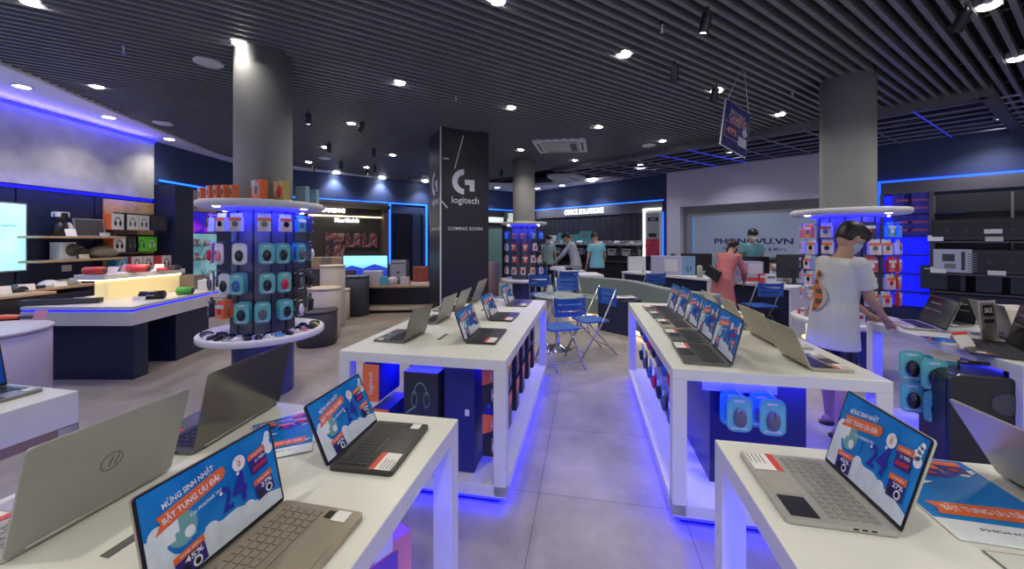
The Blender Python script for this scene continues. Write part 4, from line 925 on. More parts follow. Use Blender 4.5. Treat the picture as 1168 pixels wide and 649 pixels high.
poster_wall('upper photo poster of headsets on the left wall', FL_, 200, 247, 221, 243, ph, .12, ex_head)
def ex_v(mb, w, h): quad(mb, -w * .48, -h * .02, -w * .1, h * .06, 0, 0); circ(mb, w * .3, 0, w * .1, 0, 1, ry=h * .4); return [ledwhite, I_BLACK]
poster_wall('glowing blue and violet panel under the headset poster', FL_, 200, 247, 244, 266, ph2, .12, ex_v)
poster_wall('pale cyan lit back panel of the small shelf niche on the left', FL_, 200, 247, 267, 318, ramp_mat('niche_cyan', [(.3, (.15, .4, .5)), (.6, (.3, .62, .68)), (.75, (.06, .15, .3))], nscale=2.5, emit=.35), .1, name='niche_panel', cat='panel')
for k, py in enumerate((280, 296)):
    zz, a_, b_ = wshelf(['upper', 'lower'][k] + ' white shelf of the cyan niche on the left wall', 200, 248, py, .35, m=silver, th=.02)
    for q, (px, kd) in enumerate(((206, 'box'), (216, 'dome'), (222, 'mill'), (233, 'dome'))):
        gadget('white gadget, %s along the %s shelf of the cyan niche' % (NTH[q], ['upper', 'lower'][k]), px + 3, zz, .12 + .04 * (q % 2), .13, .1, C_WHITE, kd, X=FL_, dep=.28)
# cabinet below the niche
o = MB().at(FL_).box(yl + .45, yl + 1.95, -.65, -.03, 0, .72).build('low_cabinet', M('cab_blue', (.03, .05, .16), .4)); tag(o, 'dark blue low cabinet behind the left column rack', 'cabinet')
for q, (px, kd, m_) in enumerate(((224, 'box', black), (205, 'box', black), (214, 'box', C_WHITE), (238, 'bag', mgrey))):
    gadget('gadget on the low cabinet, %s, behind the left rack' % NTH[q], px, .72, .2, .12, .15, m_, kd, dep=.5)

# ================================================================ BACK LEFT
# cylinders
grp = 'round display pedestals'
p = Q(370, 330, 5.92); drum('tall cream round pedestal right of the left column rack', (p.x, p.y), .228, .78, cream)
p = Q(388, 330, 7.3); drum('slim low cream round pedestal behind the tall one', (p.x, p.y), .17, .58, cream)
p = Q(379.5, 330, 6.7); drum('highest cream round pedestal showing above the tall one', (p.x, p.y), .20, 1.07, cream)
p = Q(407, 330, 7.75); drum('dark grey round pedestal near the back left desk', (p.x, p.y), .235, .79, M('drum_dark', (.05, .06, .07), .5))
p = P(345, 400, 0); drum('dark low drum behind the left rack pedestal', (p.x + .02, p.y + .35), .27, .5, M('drum_charcoal', (.06, .055, .06), .5))
# recessed warm display wall with televisions
fB = FB
u0, u1 = hit(fB, 352, .1), hit(fB, 440, .1)
t = thing('lit_alcove', 'dark alcove on the back wall with a warm light line on top', 'alcove', fB @ T(u0, 0, 0)); Lw = u1 - u0
MB().box(0, Lw, -.10, -.02, 0, 2.50).build('back_board', M('alcove_dark', (.035, .033, .03), .5), t)
MB().box(0, Lw, -.45, -.10, 2.38, 2.48).build('canopy', dgrey, t)
MB().box(0, Lw - .1, -.125, -.105, 2.14, 2.165).build('warm_light', ledwarm, t)
MB().box(Lw - .14, Lw, -.35, -.1, 0, 2.4).build('side_panel', M('alcove_side', (.12, .09, .08), .5), t)
def lettering(label, fr, px, py, text, w, h, m, off=.12, plate=None):
    u, z = hit(fr, px, off), zat(fr, px, py, off); t = thing('wall_lettering', label, 'sign', fr @ T(u, -off, z), 'lit wall lettering')
    mb = MB(); mb.at(RX(90)); mb.text(text, .1, 0, .02, w=w, h=h); mb.build('letters', m, t)
    if plate: MB().box(-w / 2 - .1, w / 2 + .1, .005, .03, -h * .8, h * .8).build('plate', plate, t)
    return t
lettering('white lit upper lettering over the back left alcove', fB, 379, 240, 'GAMING', .62, .1, ledwhite, off=.48); lettering('white lit lower lettering inside the back left alcove', fB, 396, 251.5, 'New Models', .62, .1, ledwhite, off=.14)
pic = ramp_mat('abstract_picture', [(.32, (.012, .012, .02)), (.47, (.02, .02, .03)), (.52, (.25, .04, .04)), (.56, (.03, .08, .14)), (.62, (.40, .2, .1)), (.66, (.03, .04, .08))], nscale=3.5, emit=.2, warp=2.)
for k, (a, b_) in enumerate(((371, 393), (394.5, 411), (413, 430))):
    poster_wall('%s of three dark television panels with colourful swirls in the alcove' % ['leftmost', 'middle', 'rightmost'][k], fB, a, b_, 266, 297 if k == 0 else 282, pic, .16, name='television', cat='screen')
land = ramp_mat('screen_landscape', [(.3, (.02, .06, .5)), (.48, (.1, .3, .9)), (.55, (.5, .8, .95)), (.7, (.25, .65, .9))], nscale=2.2, emit=1.2)
def monitor(label, c, rz, w, h, scr_m, z, pict=None):
    t = thing('monitor', label, 'monitor', T(c.x, c.y, z) @ RZ(rz), 'monitors on the desks')
    MB().box(-w / 2, w / 2, -.01, .025, .1, .1 + h).build('casing', black, t, bevel=.003); MB().box(-.03, .03, .01, .04, 0, .15).box(-.12, .12, -.07, .1, 0, .012).build('stand', blackm, t)
    mb = MB(); mb.at(T(0, -.0115, .1 + h / 2) @ RX(90)); quad(mb, -w * .485, -h * .46, w * .485, h * .46, 0, 0)
    if pict:
        mb.poly([(-w * .485, -h * .46, .001), (w * .485, -h * .46, .001), (w * .485, -h * .05, .001), (w * .2, h * .12, .001), (-w * .05, -h * .06, .001), (-w * .3, h * .06, .001), (-w * .485, -h * .05, .001)], 1)
        quad(mb, -w * .485, h * .1, w * .485, h * .46, .0005, 2)
    mb.build('screen', [scr_m, M('scr_blue', (.02, .05, .45), .3, emit=.8), M('scr_sky', (.25, .75, .95), .3, emit=1.2)], t); return t
dk = P(445, 352, 0)
# long desk along the back-left wall (top at .8)
da = fB.to_3x3() @ Vector((1, 0, 0))
DB = Q(417, 328, 9.0); DBz = .42
dang = math.degrees(math.atan2(da.y, da.x))
X = T(*P(419, 327, .55)) @ RZ(6); X.translation.z = 0
t = thing('display_desk', 'long low desk with wooden top along the back left wall', 'desk', X)
MB().box(-.3, 1.9, 0, .9, .52, .56).build('top', wood, t, bevel=.004); MB().box(-.28, 1.88, .25, .85, .14, .52).build('body', black, t); MB().box(-.28, 1.88, .0, .88, .06, .13).build('lower_shelf', cream, t); MB().box(-.25, 1.85, .06, .8, 0, .06).build('plinth', black, t)
def desk_pt(px, dep=.3):
    o = X @ Vector((0, dep, 0)); d = X.to_3x3() @ Vector((1, 0, 0)); k = (px - CX) / F; s = (k * o.y - o.x) / (d.x - k * d.y); return o + d * s
monitor('monitor with a bright blue landscape on the back left desk', desk_pt(417, .55), 6, .95, .52, M('scr_sky2', (.2, .6, .95), .3, emit=1.), .56, True)
monitor('dark monitor with red picture left of the landscape monitor', desk_pt(398, .3), 6, .28, .2, pic, .56)
def pccase(label, p, rz, w, d, h, m, side=None, group='computer cases'):
    t = thing('computer_case', label, 'computer case', T(*p) @ RZ(rz), group); MB().box(-w / 2, w / 2, -d / 2, d / 2, .015, h).build('case', m, t, bevel=.006)
    for sx in (-1, 1): MB().box(sx * w * .4 - .02, sx * w * .4 + .02, -d * .4, d * .4, 0, .015).build('foot', blackm, t)
    mb = MB(); mb.at(T(0, -d / 2 - .001, h / 2) @ RX(90))
    if side == 'grid':
        quad(mb, -w * .3, -h * .0, -w * .02, h * .3, 0, 1); quad(mb, w * .12, -h * .35, w * .2, h * .4, 0, 1); quad(mb, -w * .25, -h * .3, 0, -h * .1, 0, 2)
        for q in range(8): quad(mb, w * .25, -h * .4 + q * h * .1, w * .45, -h * .36 + q * h * .1, 0, 2)
    else: circ(mb, 0, 0, w * .08, 0, 1); quad(mb, -w * .4, h * .36, w * .4, h * .4, 0, 1); quad(mb, -w * .4, -h * .4, w * .4, -h * .36, 0, 1)
    mb.build('front_detail', [m, dgrey, mgrey], t); return t
p = desk_pt(456, .5); pccase('silver computer case standing on the back left desk', (p.x, p.y, .56), 6, .34, .4, .50, silver)
p = desk_pt(426, .2); rbox('white game box in front of the landscape monitor', (p.x, p.y, .56), 6, .38, .14, .30, C_WHITE, group='boxes on the back left desk')
p = desk_pt(462, .25); rbox('small white box at the right of the back left desk', (p.x, p.y, .56), 6, .18, .14, .16, C_WHITE, group='boxes on the back left desk')
p = desk_pt(448, .2); o = MB().lathe([(.1, 0), (.1, .12), (.07, .16), (.0, .17)], 20).build('cake_cloche', C_WHITE); o.matrix_world = T(p.x, p.y, .56); tag(o, 'small white rounded device on the back left desk', 'device')
p = desk_pt(480, .45); rbox('brick red patterned box at the right end of the back left desk', (p.x, p.y, .56), 6, .30, .3, .36, M('brick_print', (.35, .08, .05), .6, noise=.4, nscale=20), group='boxes on the back left desk')
p = desk_pt(479, .15); rbox('flat white card box before the brick red box', (p.x, p.y, .56), 6, .34, .12, .05, paper, group='boxes on the back left desk')
p = desk_pt(438, .12); rbox('cyan box beside the white game box', (p.x, p.y, .56), 6, .16, .08, .18, M('box_cyan', (.1, .45, .65), .4), group='boxes on the back left desk')
# shelf things behind the cream drum
for k, (px, m_, nm) in enumerate(((362, wood, 'kraft'), (373, mgrey, 'grey'), (384, wood, 'second kraft'))):
    p = Q(px, 307, 8.3); rbox('%s cube on the back ledge beside the left rack' % nm, (p.x, p.y, p.z), 20, .2, .25, .26, m_, group='cubes on the back ledge')
p = Q(372, 307, 8.35); o = MB().box(-.55, .3, -.2, .25, 0, p.z).build('back_ledge', dgrey); o.matrix_world = T(p.x, p.y, 0) @ RZ(20); tag(o, 'dark ledge carrying the cubes beside the left rack', 'ledge')
# dark doorway between the two cyan light lines
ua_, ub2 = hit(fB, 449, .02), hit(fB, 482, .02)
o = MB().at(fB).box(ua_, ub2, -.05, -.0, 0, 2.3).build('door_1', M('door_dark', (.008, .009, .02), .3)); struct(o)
o = MB().at(fB).box(ub2 - .35, ub2 - .1, -.09, -.05, 0, 2.3).build('trim_door_post', M('post_blue', (.03, .05, .12), .4)); struct(o)
# opening right of the dark pillar
ua_, ub2 = hit(fB, 556, .02), hit(fB, 572, .02)
o = MB().at(fB).box(ua_, ub2, -.06, -.0, 0, 2.0).build('door_2', M('door_green', (.16, .26, .24), .3)); struct(o)
mb = MB().at(fB).box(ub2, ub2 + .16, -.1, 0, 0, 2.1).box(ua_ - .1, ub2 + .16, -.1, 0, 2.0, 2.12).box(ua_ - .1, ub2 + .05, -.12, 0, 2.35, 2.55); struct(mb.build('trim_door_frame', black))
mb = MB().at(fB).box(ua_ - .1, ub2 + .02, -.11, -.06, 2.13, 2.32).box(ub2 + .25, ub2 + 1.3, -.08, -.04, 2.0, 2.5); struct(mb.build('trim_lit_transom', M('transom_lit', (.6, .65, .6), .5, emit=.7)))
p = Q(562, 325, 9.5); o = MB().lathe([(.15, 0), (.16, .95), (.15, .97)], 32).build('brown_pedestal', M('pink_brown', (.45, .32, .28), .6, noise=.1)); o.matrix_world = T(p.x, p.y, 0); tag(o, 'pinkish brown round pedestal right of the dark square pillar', 'pedestal')

# ================================================================ SQUARE PILLAR
bp = Q(503, 148, 6.25)
X = T(bp.x, bp.y, 0) @ RZ(25)
pillm = M('pillar_vinyl', (.012, .012, .022), .45)
t = thing('square_pillar', 'dark square pillar wrapped in black vinyl with white lettering', 'pillar', X)
PW = .83
MB().box(0, PW, 0, PW, 0, ZC + .2).build('shaft', pillm, t, bevel=.004)
tape = M('tape_white', (.62, .62, .64), .5)
mb = MB().box(-.012, .004, -.008, .03, .2, ZC + .06); mb.box(-.012, .004, 0, PW * .55, ZC + .045, ZC + .075); mb.box(0, .12, -.006, 0, ZC + .045, ZC + .07)
mb.build('corner_tape', tape, t)
mb = MB(); mb.at(T(.30, -.004, 2.95) @ RX(90) @ RZ(-15)); quad(mb, -.008, -.28, .008, .3, 0, 0); mb.at(T(.06, -.004, 2.08) @ RX(90) @ RZ(40)); quad(mb, -.01, -.07, .01, .07, 0, 0); mb.at(T(.08, -.004, 2.83) @ RX(90)); quad(mb, -.05, -.01, .05, .01, 0, 0); mb.build('loose_tape', tape, t)
def logo_g(mb, X0, s):
    """an open ring with a hooked bar"""
    mb.at(X0); n = 22
    pts = [R(92 + 176 * i / n) for i in range(n + 1)]
    for i in range(n):
        a, b = pts[i], pts[i + 1]
        mb.poly([(s * .5 * math.cos(a), s * .5 * math.sin(a), 0), (s * .5 * math.cos(b), s * .5 * math.sin(b), 0), (s * .28 * math.cos(b), s * .28 * math.sin(b), 0), (s * .28 * math.cos(a), s * .28 * math.sin(a), 0)])
    mb.poly([(s * .02, s * .09, 0), (s * .42, s * .09, 0), (s * .42, -s * .36, 0), (s * .22, -s * .36, 0), (s * .22, -s * .12, 0), (s * .02, -s * .12, 0)]); mb.at()
lw = M('vinyl_white', (.66, .66, .72), .5)
for nm, X0, dx in (('right', T(PW * .5, -.003, 0) @ RX(90), 0), ('left', T(-.003, PW * .45, 0) @ RZ(-90) @ RX(90), 0)):
    mb = MB(); logo_g(mb, X0 @ T(-.02, 2.49 - .02, 0), .42)
    mb.at(X0 @ T(.0, 2.16, 0)); mb.text('logitech', .15, 0, .008, w=.47, h=.145); mb.at(X0 @ T(0, 1.69, 0)); mb.text('COMING SOON', .1, 0, .01, w=.60, h=.055)
    mb.build('lettering', lw, t)
# ================================================================ OFFICE WALL (back right, left of the reception wall)
fR = FR
def wbox(name, fr, px0, px1, z0, z1, y0, y1, m, bevel=0):
    u0, u1 = hit(fr, px0, y1), hit(fr, px1, y1); return MB().at(fr).box(u0, u1, -y1, -y0, z0, z1).build(name, m, bevel=bevel)
fasc = M('fascia_grey', (.13, .13, .17), .6)
struct(wbox('trim_office_fascia', fR, 612, 756, 2.28, 2.585, 0, .08, fasc))
struct(wbox('trim_office_fascia_left', fB, 572, 583, 2.28, 2.585, 0, .08, fasc))
struct(wbox('trim_back_fascia', fB, 352, 443, 2.38, 2.585, 0, .12, fasc))
u0, u1 = hit(fR, 613, .04), hit(fR, 733, .04)
mb = MB().at(fR); k = u0
while k < u1: mb.box(k, k + .2, -.05, 0, 0, 2.27); k += .21
struct(mb.build('trim_office_panels', M('slat_dark', (.03, .028, .045), .45)))
lettering('white lit lettering over the shelves of the back wall', fR, 665, 241.5, 'OFFICE SOLUTIONS', 1.55, .17, M('letters_white', (1, 1, 1), .4, emit=2.5), off=.10)
def rshelf(label, fr, px0, px1, z, dep, m=blackm, th=.03):
    u0, u1 = hit(fr, px0, dep), hit(fr, px1, dep); o = MB().box(0, u1 - u0, -dep, 0, -th, 0).build('wall_shelf', m); o.matrix_world = fr @ T(u0, -.05, z); tag(o, label, 'shelf', 'wall shelves'); return u0, u1
offz = [zat(fR, 680, 279, .35), zat(fR, 700, 291.5, .4), zat(fR, 720, 301, .4)]
rshelf('top shelf of the office wall holding teal boxes and small white goods', fR, 616, 731, offz[0], .35, m=mgrey)
rshelf('middle black shelf of the office wall', fR, 622, 731, offz[1], .4); rshelf('lowest black shelf of the office wall', fR, 690, 731, offz[2], .4)
teal = M('box_teal', (.08, .33, .36), .4)
rn = random.Random(5)
def item_r(label, fr, px, z, w, h, d, m, dep=.2, kind='box', group=None, name='shelf_item', cat='box'):
    u = hit(fr, px, dep); mb = MB()
    if kind == 'box': mb.rrect(w, d, .01, 0, h); mb.box(-w * .3, w * .3, -d / 2 - .002, -d / 2, h * .55, h * .85, 1)
    elif kind == 'printer': mb.rrect(w, d, .03, 0, h * .7); mb.box(-w * .4, w * .4, -d / 2 - .05, -d / 2, h * .15, h * .25, 1); mb.rrect(w * .8, d * .7, .03, h * .7, h, 0)
    else: mb.lathe([(w / 2, 0), (w / 2, h * .8), (w * .3, h)], 16)
    o = mb.build(name, [m, mgrey if m is not mgrey else C_WHITE]); o.matrix_world = fr @ T(u, -dep, z); tag(o, label, cat, group); return o
for k, (px, w, h, m_, nm) in enumerate(((631, .16, .3, C_WHITE, 'white'), (643, .35, .38, teal, 'teal'), (655, .38, .32, teal, 'teal'), (669, .42, .42, teal, 'large teal'))):
    item_r('%s box, %s from left on the top shelf of the office wall' % (nm, NTH[k]), fR, px, offz[0], w, h, .2, m_, group='boxes on the office wall')
for k, px in enumerate((626, 637, 649, 661, 673, 680, 686, 692, 698, 704, 710, 716, 722, 727)):
    item_r('small white device, %s from left on the top shelf edge of the office wall' % NTH[k], fR, px, offz[0], .22 + .06 * (k % 3), .08 + .04 * (k % 2), .12, C_WHITE, dep=.34, kind='box' if k % 3 else 'can', group='small white devices on the office wall', name='shelf_device', cat='device')
for k, px in enumerate((637, 650, 662, 690, 700, 708, 716, 724)):
    item_r('%s device, %s from left on the middle shelf of the office wall' % ('white' if k % 2 == 0 else 'dark', NTH[k]), fR, px, offz[1], .3, .2 + .06 * (k % 2), .2, [C_WHITE, dgrey][k % 2], kind='printer' if k % 2 else 'box', group='devices on the middle office shelf', name='shelf_device', cat='device')
for k, px in enumerate((697, 706, 716, 726)):
    item_r('dark printer, %s from left on the lowest office shelf' % NTH[k], fR, px, offz[2], .4, .22, .25, dgrey, kind='printer', group='printers on the lowest office shelf', name='printer', cat='printer')
u0, u1 = hit(fR, 622, .45), hit(fR, 731, .45)
o = MB().box(0, u1 - u0, -.5, 0, 0, .78).build('wall_cabinet', black); o.matrix_world = fR @ T(u0, -.05, 0); tag(o, 'long black low cabinet under the office wall shelves', 'cabinet')
# lit vertical poster frame
def ex_p(mb, w, h):
    quad(mb, -w * .42, -h * .5, w * .36, -h * .12, 0, 0); quad(mb, -w * .42, -h * .12, w * .36, h * .44, 0, 1); quad(mb, -w * .3, h * .26, w * .3, h * .34, .001, 2); X = mb.X
    mb.at(X @ T(0, h * .30, .002)); mb.text('ASUS', .1, 3, w=w * .3, h=h * .035); mb.at(X)
    quad(mb, -w * .25, -h * .08, w * .2, h * .0, .001, 2); return [M('poster_crimson', (.4, .03, .08), .4, noise=.4, nscale=14), M('poster_grey', (.28, .3, .32), .4), blackm, C_WHITE]
fp = poster_wall('tall poster with a red lower half in a white lit frame', fR, 735, 755, 239, 293, C_WHITE, .10, ex_p)
u0, u1 = hit(fR, 735, .12), hit(fR, 754.5, .12); zb_, zt_ = zat(fR, 735, 293, .12), zat(fR, 735, 239.5, .12)
MB().box(-.03, .02, -.035, .0, 0, zt_ - zb_).box(-.03, u1 - u0, -.035, 0, zt_ - zb_ - .03, zt_ - zb_ + .02).build('frame_light', M('frame_lit', (1, .97, .85), .5, emit=2.), fp)
# ================================================================ RECEPTION WALL
u0, u1 = hit(fR, 760.5, .25), hit(fR, 995, .25)
whitew = M('reception_white', (.55, .53, .64), .6, noise=.02)
ri = hit(fR, 776, .25)
mb = MB().at(fR)
zrec = zat(fR, 776, 236, .25)
mb.box(u0, ri, -.25, 0, 0, ZC - .02); mb.box(ri, u1, -.25, 0, zrec, ZC - .02)
struct(mb.build('trim_reception_surround', whitew))
mb = MB().at(fR).box(ri, u1, -.05, -.02, 0, zrec); struct(mb.build('trim_reception_recess', M('recess_taupe', (.25, .25, .25), .6)))
# lit blue-grey logo board
bm = bpy.data.materials.new('logo_board'); bm.use_nodes = True; nt = bm.node_tree; b = nt.nodes['Principled BSDF']; b.inputs['Base Color'].default_value = (.36, .42, .54, 1); b.inputs['Roughness'].default_value = .35
u0 = hit(fR, 791, .1)
t = thing('logo_board', 'blue-grey reception board with dark shop lettering', 'sign', fR @ T(u0, -.05, 0)); BW = hit(fR, 990, .1) - u0; zb = zat(fR, 800, 246.5, .1)
MB().box(0, BW, -.05, 0, .5, zb).build('board', bm, t)
gl = M('edge_glow', (.05, .3, .7), .5, emit=.35, ecol=(.05, .35, .8)); MB().box(-.03, 0, -.045, .0, .5, zb).build('edge_light', gl, t)
ul, ur = hit(fR, 815, .1) - u0, hit(fR, 905, .1) - u0; zl = zat(fR, 860, 275.5, .1)
mb = MB(); mb.at(T((ul + ur) / 2, -.052, zl) @ RX(90)); mb.text('PHONGVU.VN', .2, 0, .028, w=ur - ul, h=.135); mb.build('letters', M('letters_navy', (.02, .02, .09), .4), t)
ul, ur = hit(fR, 824, .1) - u0, hit(fR, 897, .1) - u0; zl = zat(fR, 860, 284, .1)
mb = MB(); mb.at(T((ul + ur) / 2, -.052, zl) @ RX(90)); mb.text('Passion, Technology & More', .1, 0, .004, w=ur - ul, h=.11); mb.build('tagline', M('letters_slate', (.05, .08, .2), .4), t)
u0, u1 = hit(fR, 776, .26), hit(fR, 934, .26)
# ================================================================ RIGHT WALL
struct(wbox('trim_right_fascia', fR, 1004.5, 1200, 2.36, 2.585, 0, .06, M('fascia_mauve', (.10, .09, .11), .6)))
ub1, ub2_ = hit(fR, 1008, .1), hit(fR, 1060, .1)
bluew = M('niche_blue', (.01, .012, .55), .5, emit=1.0, ecol=(.005, .01, 1.))
t = thing('blue_niche', 'bright blue lit shelf niche right of the young man', 'niche', fR @ T(ub1, 0, 0)); NW = ub2_ - ub1
MB().box(0, NW, -.08, -.02, .3, 2.33).build('back_board', bluew, t); MB().box(NW, NW + .06, -.4, 0, 0, 2.36).box(-.05, 0, -.2, 0, 0, 2.36).build('side_frame', M('frame_mauve', (.07, .06, .08), .5), t)
for z in (1.56, 1.22, .88, .55): MB().box(0, NW, -.35, -.08, z, z + .02).build('shelf', M('shelf_blue', (.01, .01, .16), .4), t)
nb = M('box_deepblue', (.02, .02, .3), .4, noise=.4, nscale=12)
k = 0
for z, zn in ((1.58, 'upper'), (1.97, 'top')):
    for q, px in enumerate((1033, 1047)):
        u = hit(fR, px, .3); o = MB().box(-.17, .17, -.12, .12, 0, .36).box(-.12, .12, -.122, -.12, .22, .26, 1).box(-.12, .12, -.122, -.12, .08, .12, 1).build('game_box', [nb, M('print_redblue', (.25, .05, .2), .4)]); o.matrix_world = fR @ T(u, -.26, z); tag(o, 'dark blue box, %s one in the %s pair of the blue niche' % (['left', 'right'][q], zn), 'box', 'boxes in the blue niche')
o = MB().box(0, .9, -.35, -.08, 1.95, 1.965).build('glass_shelf', M('shelf_blue', (.01, .01, .16), .4)); o.matrix_world = fR @ T(ub1 + .1, 0, 0); tag(o, 'thin top shelf of the blue niche', 'shelf')
# black shelving with computer cases
us = hit(fR, 1064, .1)
t = thing('black_shelving', 'tall black wall shelving with computer cases on the right', 'shelving', fR @ T(us, 0, 0)); SW = 4.2
MB().box(0, SW, -.05, -.02, .61, 2.30).build('back_board', M('shelving_back', (.010, .010, .015), .5), t); MB().box(0, SW, -.08, -.05, 1.98, 2.30).build('top_board', M('shelving_top', (.03, .028, .034), .5), t)
sz = [zat(fR, 1115, 275, .5), zat(fR, 1115, 313, .5), .645]
for z in sz: MB().box(0, SW, -.5, -.05, z - .03, z).build('shelf', M('shelf_steel', (.08, .08, .09), .4, .3), t)
for x in (0, .85, 1.75, 2.7): MB().box(x, x + .03, -.1, -.05, .61, 2.28).build('upright', mgrey, t)
def rcase(label, px, z, w, h, m, side='grid'):
    u = hit(fR, px, .45); p = fR @ Vector((u, -.32, z)); return pccase(label, p, -47.5, w, .35, h, m, side)
rcase('white computer case with grille on the right black shelving', 1090, sz[1], .50, .40, M('case_lavender', (.50, .50, .64), .35))
for k, px in enumerate((1080, 1103, 1128, 1155)): rcase('black computer case, %s from left on the top right shelf' % NTH[k], px, sz[0], .34, .36, black, 'plain')
for k, px in enumerate((1128, 1153)): rcase('black computer case on the middle right shelf, %s after the white case' % NTH[k], px, sz[1], .36, .40, black, 'plain')
for k, px in enumerate((1072, 1098, 1126, 1156)):
    u = hit(fR, px, .45); tt = ubox('dark carton, %s from left on the lowest right shelf' % NTH[k], fR @ T(u, -.32, sz[2] + .42), .46, .3, .40, [M('carton_slate', (.02, .025, .04), .5), C_WHITE], (lambda mb, w, h: (mb.at(mb.X @ T(0, h * .3, .001)), mb.text('GEFORCE', .1, 1, .01, w=w * .4, h=h * .1))) if k == 1 else (lambda mb, w, h: quad(mb, -w * .4, h * .35, w * .1, h * .39, 0, 1)), group='cartons on the lowest right shelf')
for k, (px, z) in enumerate(((1067, sz[0]), (1134, sz[0]), (1070, sz[1]), (1137, sz[1]), (1133, sz[0] + .1))):
    u = hit(fR, px, .52); o = MB().at(RX(-12)).box(-.09, .09, 0, .004, 0, .10).build('shelf_card', C_WHITE); o.matrix_world = fR @ T(u, -.51, z + (.0 if k < 4 else .02)); tag(o, ['white shelf card at the left end of the top right shelf', 'white shelf card in the middle of the top right shelf', 'white shelf card before the white case', 'white shelf card in the middle of the middle right shelf', 'small second card above the middle one on the top right shelf'][k], 'price card', 'cards on the right shelving')
o = MB().box(0, 4.0, -.55, 0, 0, .60).build('base_cabinet', black); o.matrix_world = fR @ T(us, -.05, 0); tag(o, 'black base cabinet below the right shelving', 'cabinet')

# ================================================================ RECEPTION DESKS
def desk_seg(label, a, b, dep, z=.76, front=navy):
    v = b - a; L = v.length; X = T(a.x, a.y, 0) @ RZ(math.degrees(math.atan2(v.y, v.x)))
    t = thing('reception_desk', label, 'desk', X, 'reception desks'); MB().box(0, L, 0, dep, z - .045, z).build('top', whitep, t, bevel=.004); MB().box(.02, L - .02, .06, .10, 0, z - .045).build('front_panel', front, t)
    MB().box(0, .04, .02, dep, 0, z - .045).build('side_panel', whitep, t); MB().box(L - .04, L, .02, dep, 0, z - .045).build('side_panel', whitep, t); return t, X
da_ = P(709, 309.5, .76); db_ = P(808, 318, .76); dc_ = P(823, 319.5, .76); dd_ = P(902, 328, .76)
D1, D1X = desk_seg('reception desk with a white top left of the woman in pink', da_, db_, .7); D2, D2X = desk_seg('reception desk with a white top right of the woman in pink', dc_, dd_, .7)
def on(X, px, dep, z=.76):
    o = X @ Vector((0, dep, 0)); d = X.to_3x3() @ Vector((1, 0, 0)); k = (px - CX) / F; s = (k * o.y - o.x) / (d.x - k * d.y); q = o + d * s; return Vector((q.x, q.y, z))
r1_ = math.degrees(math.atan2((db_ - da_).y, (db_ - da_).x)); r2_ = math.degrees(math.atan2((dd_ - dc_).y, (dd_ - dc_).x))
def dbox(label, X, px, dep, rz, w, d, h, mats, draw, z=.76, group='cartons on the reception desks'):
    p = on(X, px, dep); t = thing('product_box', label, 'box', T(*p) @ RZ(rz), group); MB().box(-w / 2, w / 2, 0, d, 0, h).build('carton', mats[0], t, bevel=.003); mb = MB(); mb.at(T(0, -.001, h / 2) @ RX(90)); draw(mb, w, h); mb.build('print', mats, t)
bx = M('carton_paleblue', (.40, .42, .58), .5); bx2 = M('carton_skyblue', (.18, .34, .55), .5); bx3 = M('carton_lilac', (.34, .3, .5), .5)
def dr_c1(mb, w, h): X = mb.X; quad(mb, w * .2, -h * .5, w * .5, h * .5, 0, 1); quad(mb, -w * .2, -h * .3, w * .1, h * .36, 0, 2); mb.at(X @ T(w * .36, -h * .2, .001)); mb.text('57', .1, 3, .01, w=w * .13, h=h * .28); mb.at(X)
mb1 = dbox('wide pale blue carton on the reception desk left of the woman', D1X, 768, .15, -14, .86, .25, .40, [bx, bx2, C_WHITE, navy], dr_c1)
def dr_c2(mb, w, h): quad(mb, -w * .45, -h * .2, -w * .05, h * .42, 0, 1); quad(mb, 0, -h * .1, w * .45, h * .42, 0, 2); quad(mb, -w * .05, -h * .45, w * .5, -h * .28, 0, 3)
dbox('printed white and lilac carton right of the woman in pink', D2X, 854, .15, -16, .46, .2, .36, [bx, bx3, C_WHITE, C_RED], dr_c2)
def dr_c3(mb, w, h): quad(mb, -w * .4, h * .1, w * .4, h * .35, 0, 1)
dbox('small red and white box on the right reception desk', D2X, 871.5, .1, -16, .13, .1, .17, [C_RED, C_WHITE], dr_c3); dbox('small white box on the right reception desk', D2X, 880, .1, -16, .14, .1, .17, [C_WHITE, mgrey], dr_c3)
def rmon(label, X, px, dep, rz, w, h):
    p = on(X, px, dep); t = thing('monitor', label, 'monitor', T(*p) @ RZ(rz), 'monitors on the reception desks'); MB().box(-w / 2, w / 2, -.015, .015, .1, .1 + h).build('casing', black, t, bevel=.003); MB().box(-.03, .03, -.03, -.015, 0, .25).box(-.1, .1, -.08, .08, 0, .012).build('stand', blackm, t)
rmon('black monitor back at the left reception desk beside the woman', D1X, 794, .55, -20, .60, .36); rmon('black monitor back behind the lilac carton', D2X, 858, .50, -16, .55, .34); rmon('black monitor back at the right end of the reception desk', D2X, 905, .55, -16, .5, .40)
o = MB().lathe([(.035, 0), (.035, .12), (.02, .15), (.02, .19)], 14).build('pump_bottle', C_WHITE); o.matrix_world = T(*on(D1X, 734, .1)); tag(o, 'small white pump bottle on the left reception desk', 'bottle')
o = MB().lathe([(.05, 0), (.05, .22), (.03, .24)], 14).build('cup', M('cup_beige', (.4, .42, .35), .5)); o.matrix_world = T(*on(D1X, 798, .12)); tag(o, 'tall pale cup on the left reception desk beside the woman', 'cup')
p = on(D1X, 723, -.3); o = MB().box(-.2, .2, -.1, .1, 0, .34).build('white_box', C_WHITE); 
o.matrix_world = T(*on(D1X, 726, .45)) @ RZ(-10); tag(o, 'grey-white device box on the left reception desk', 'box')
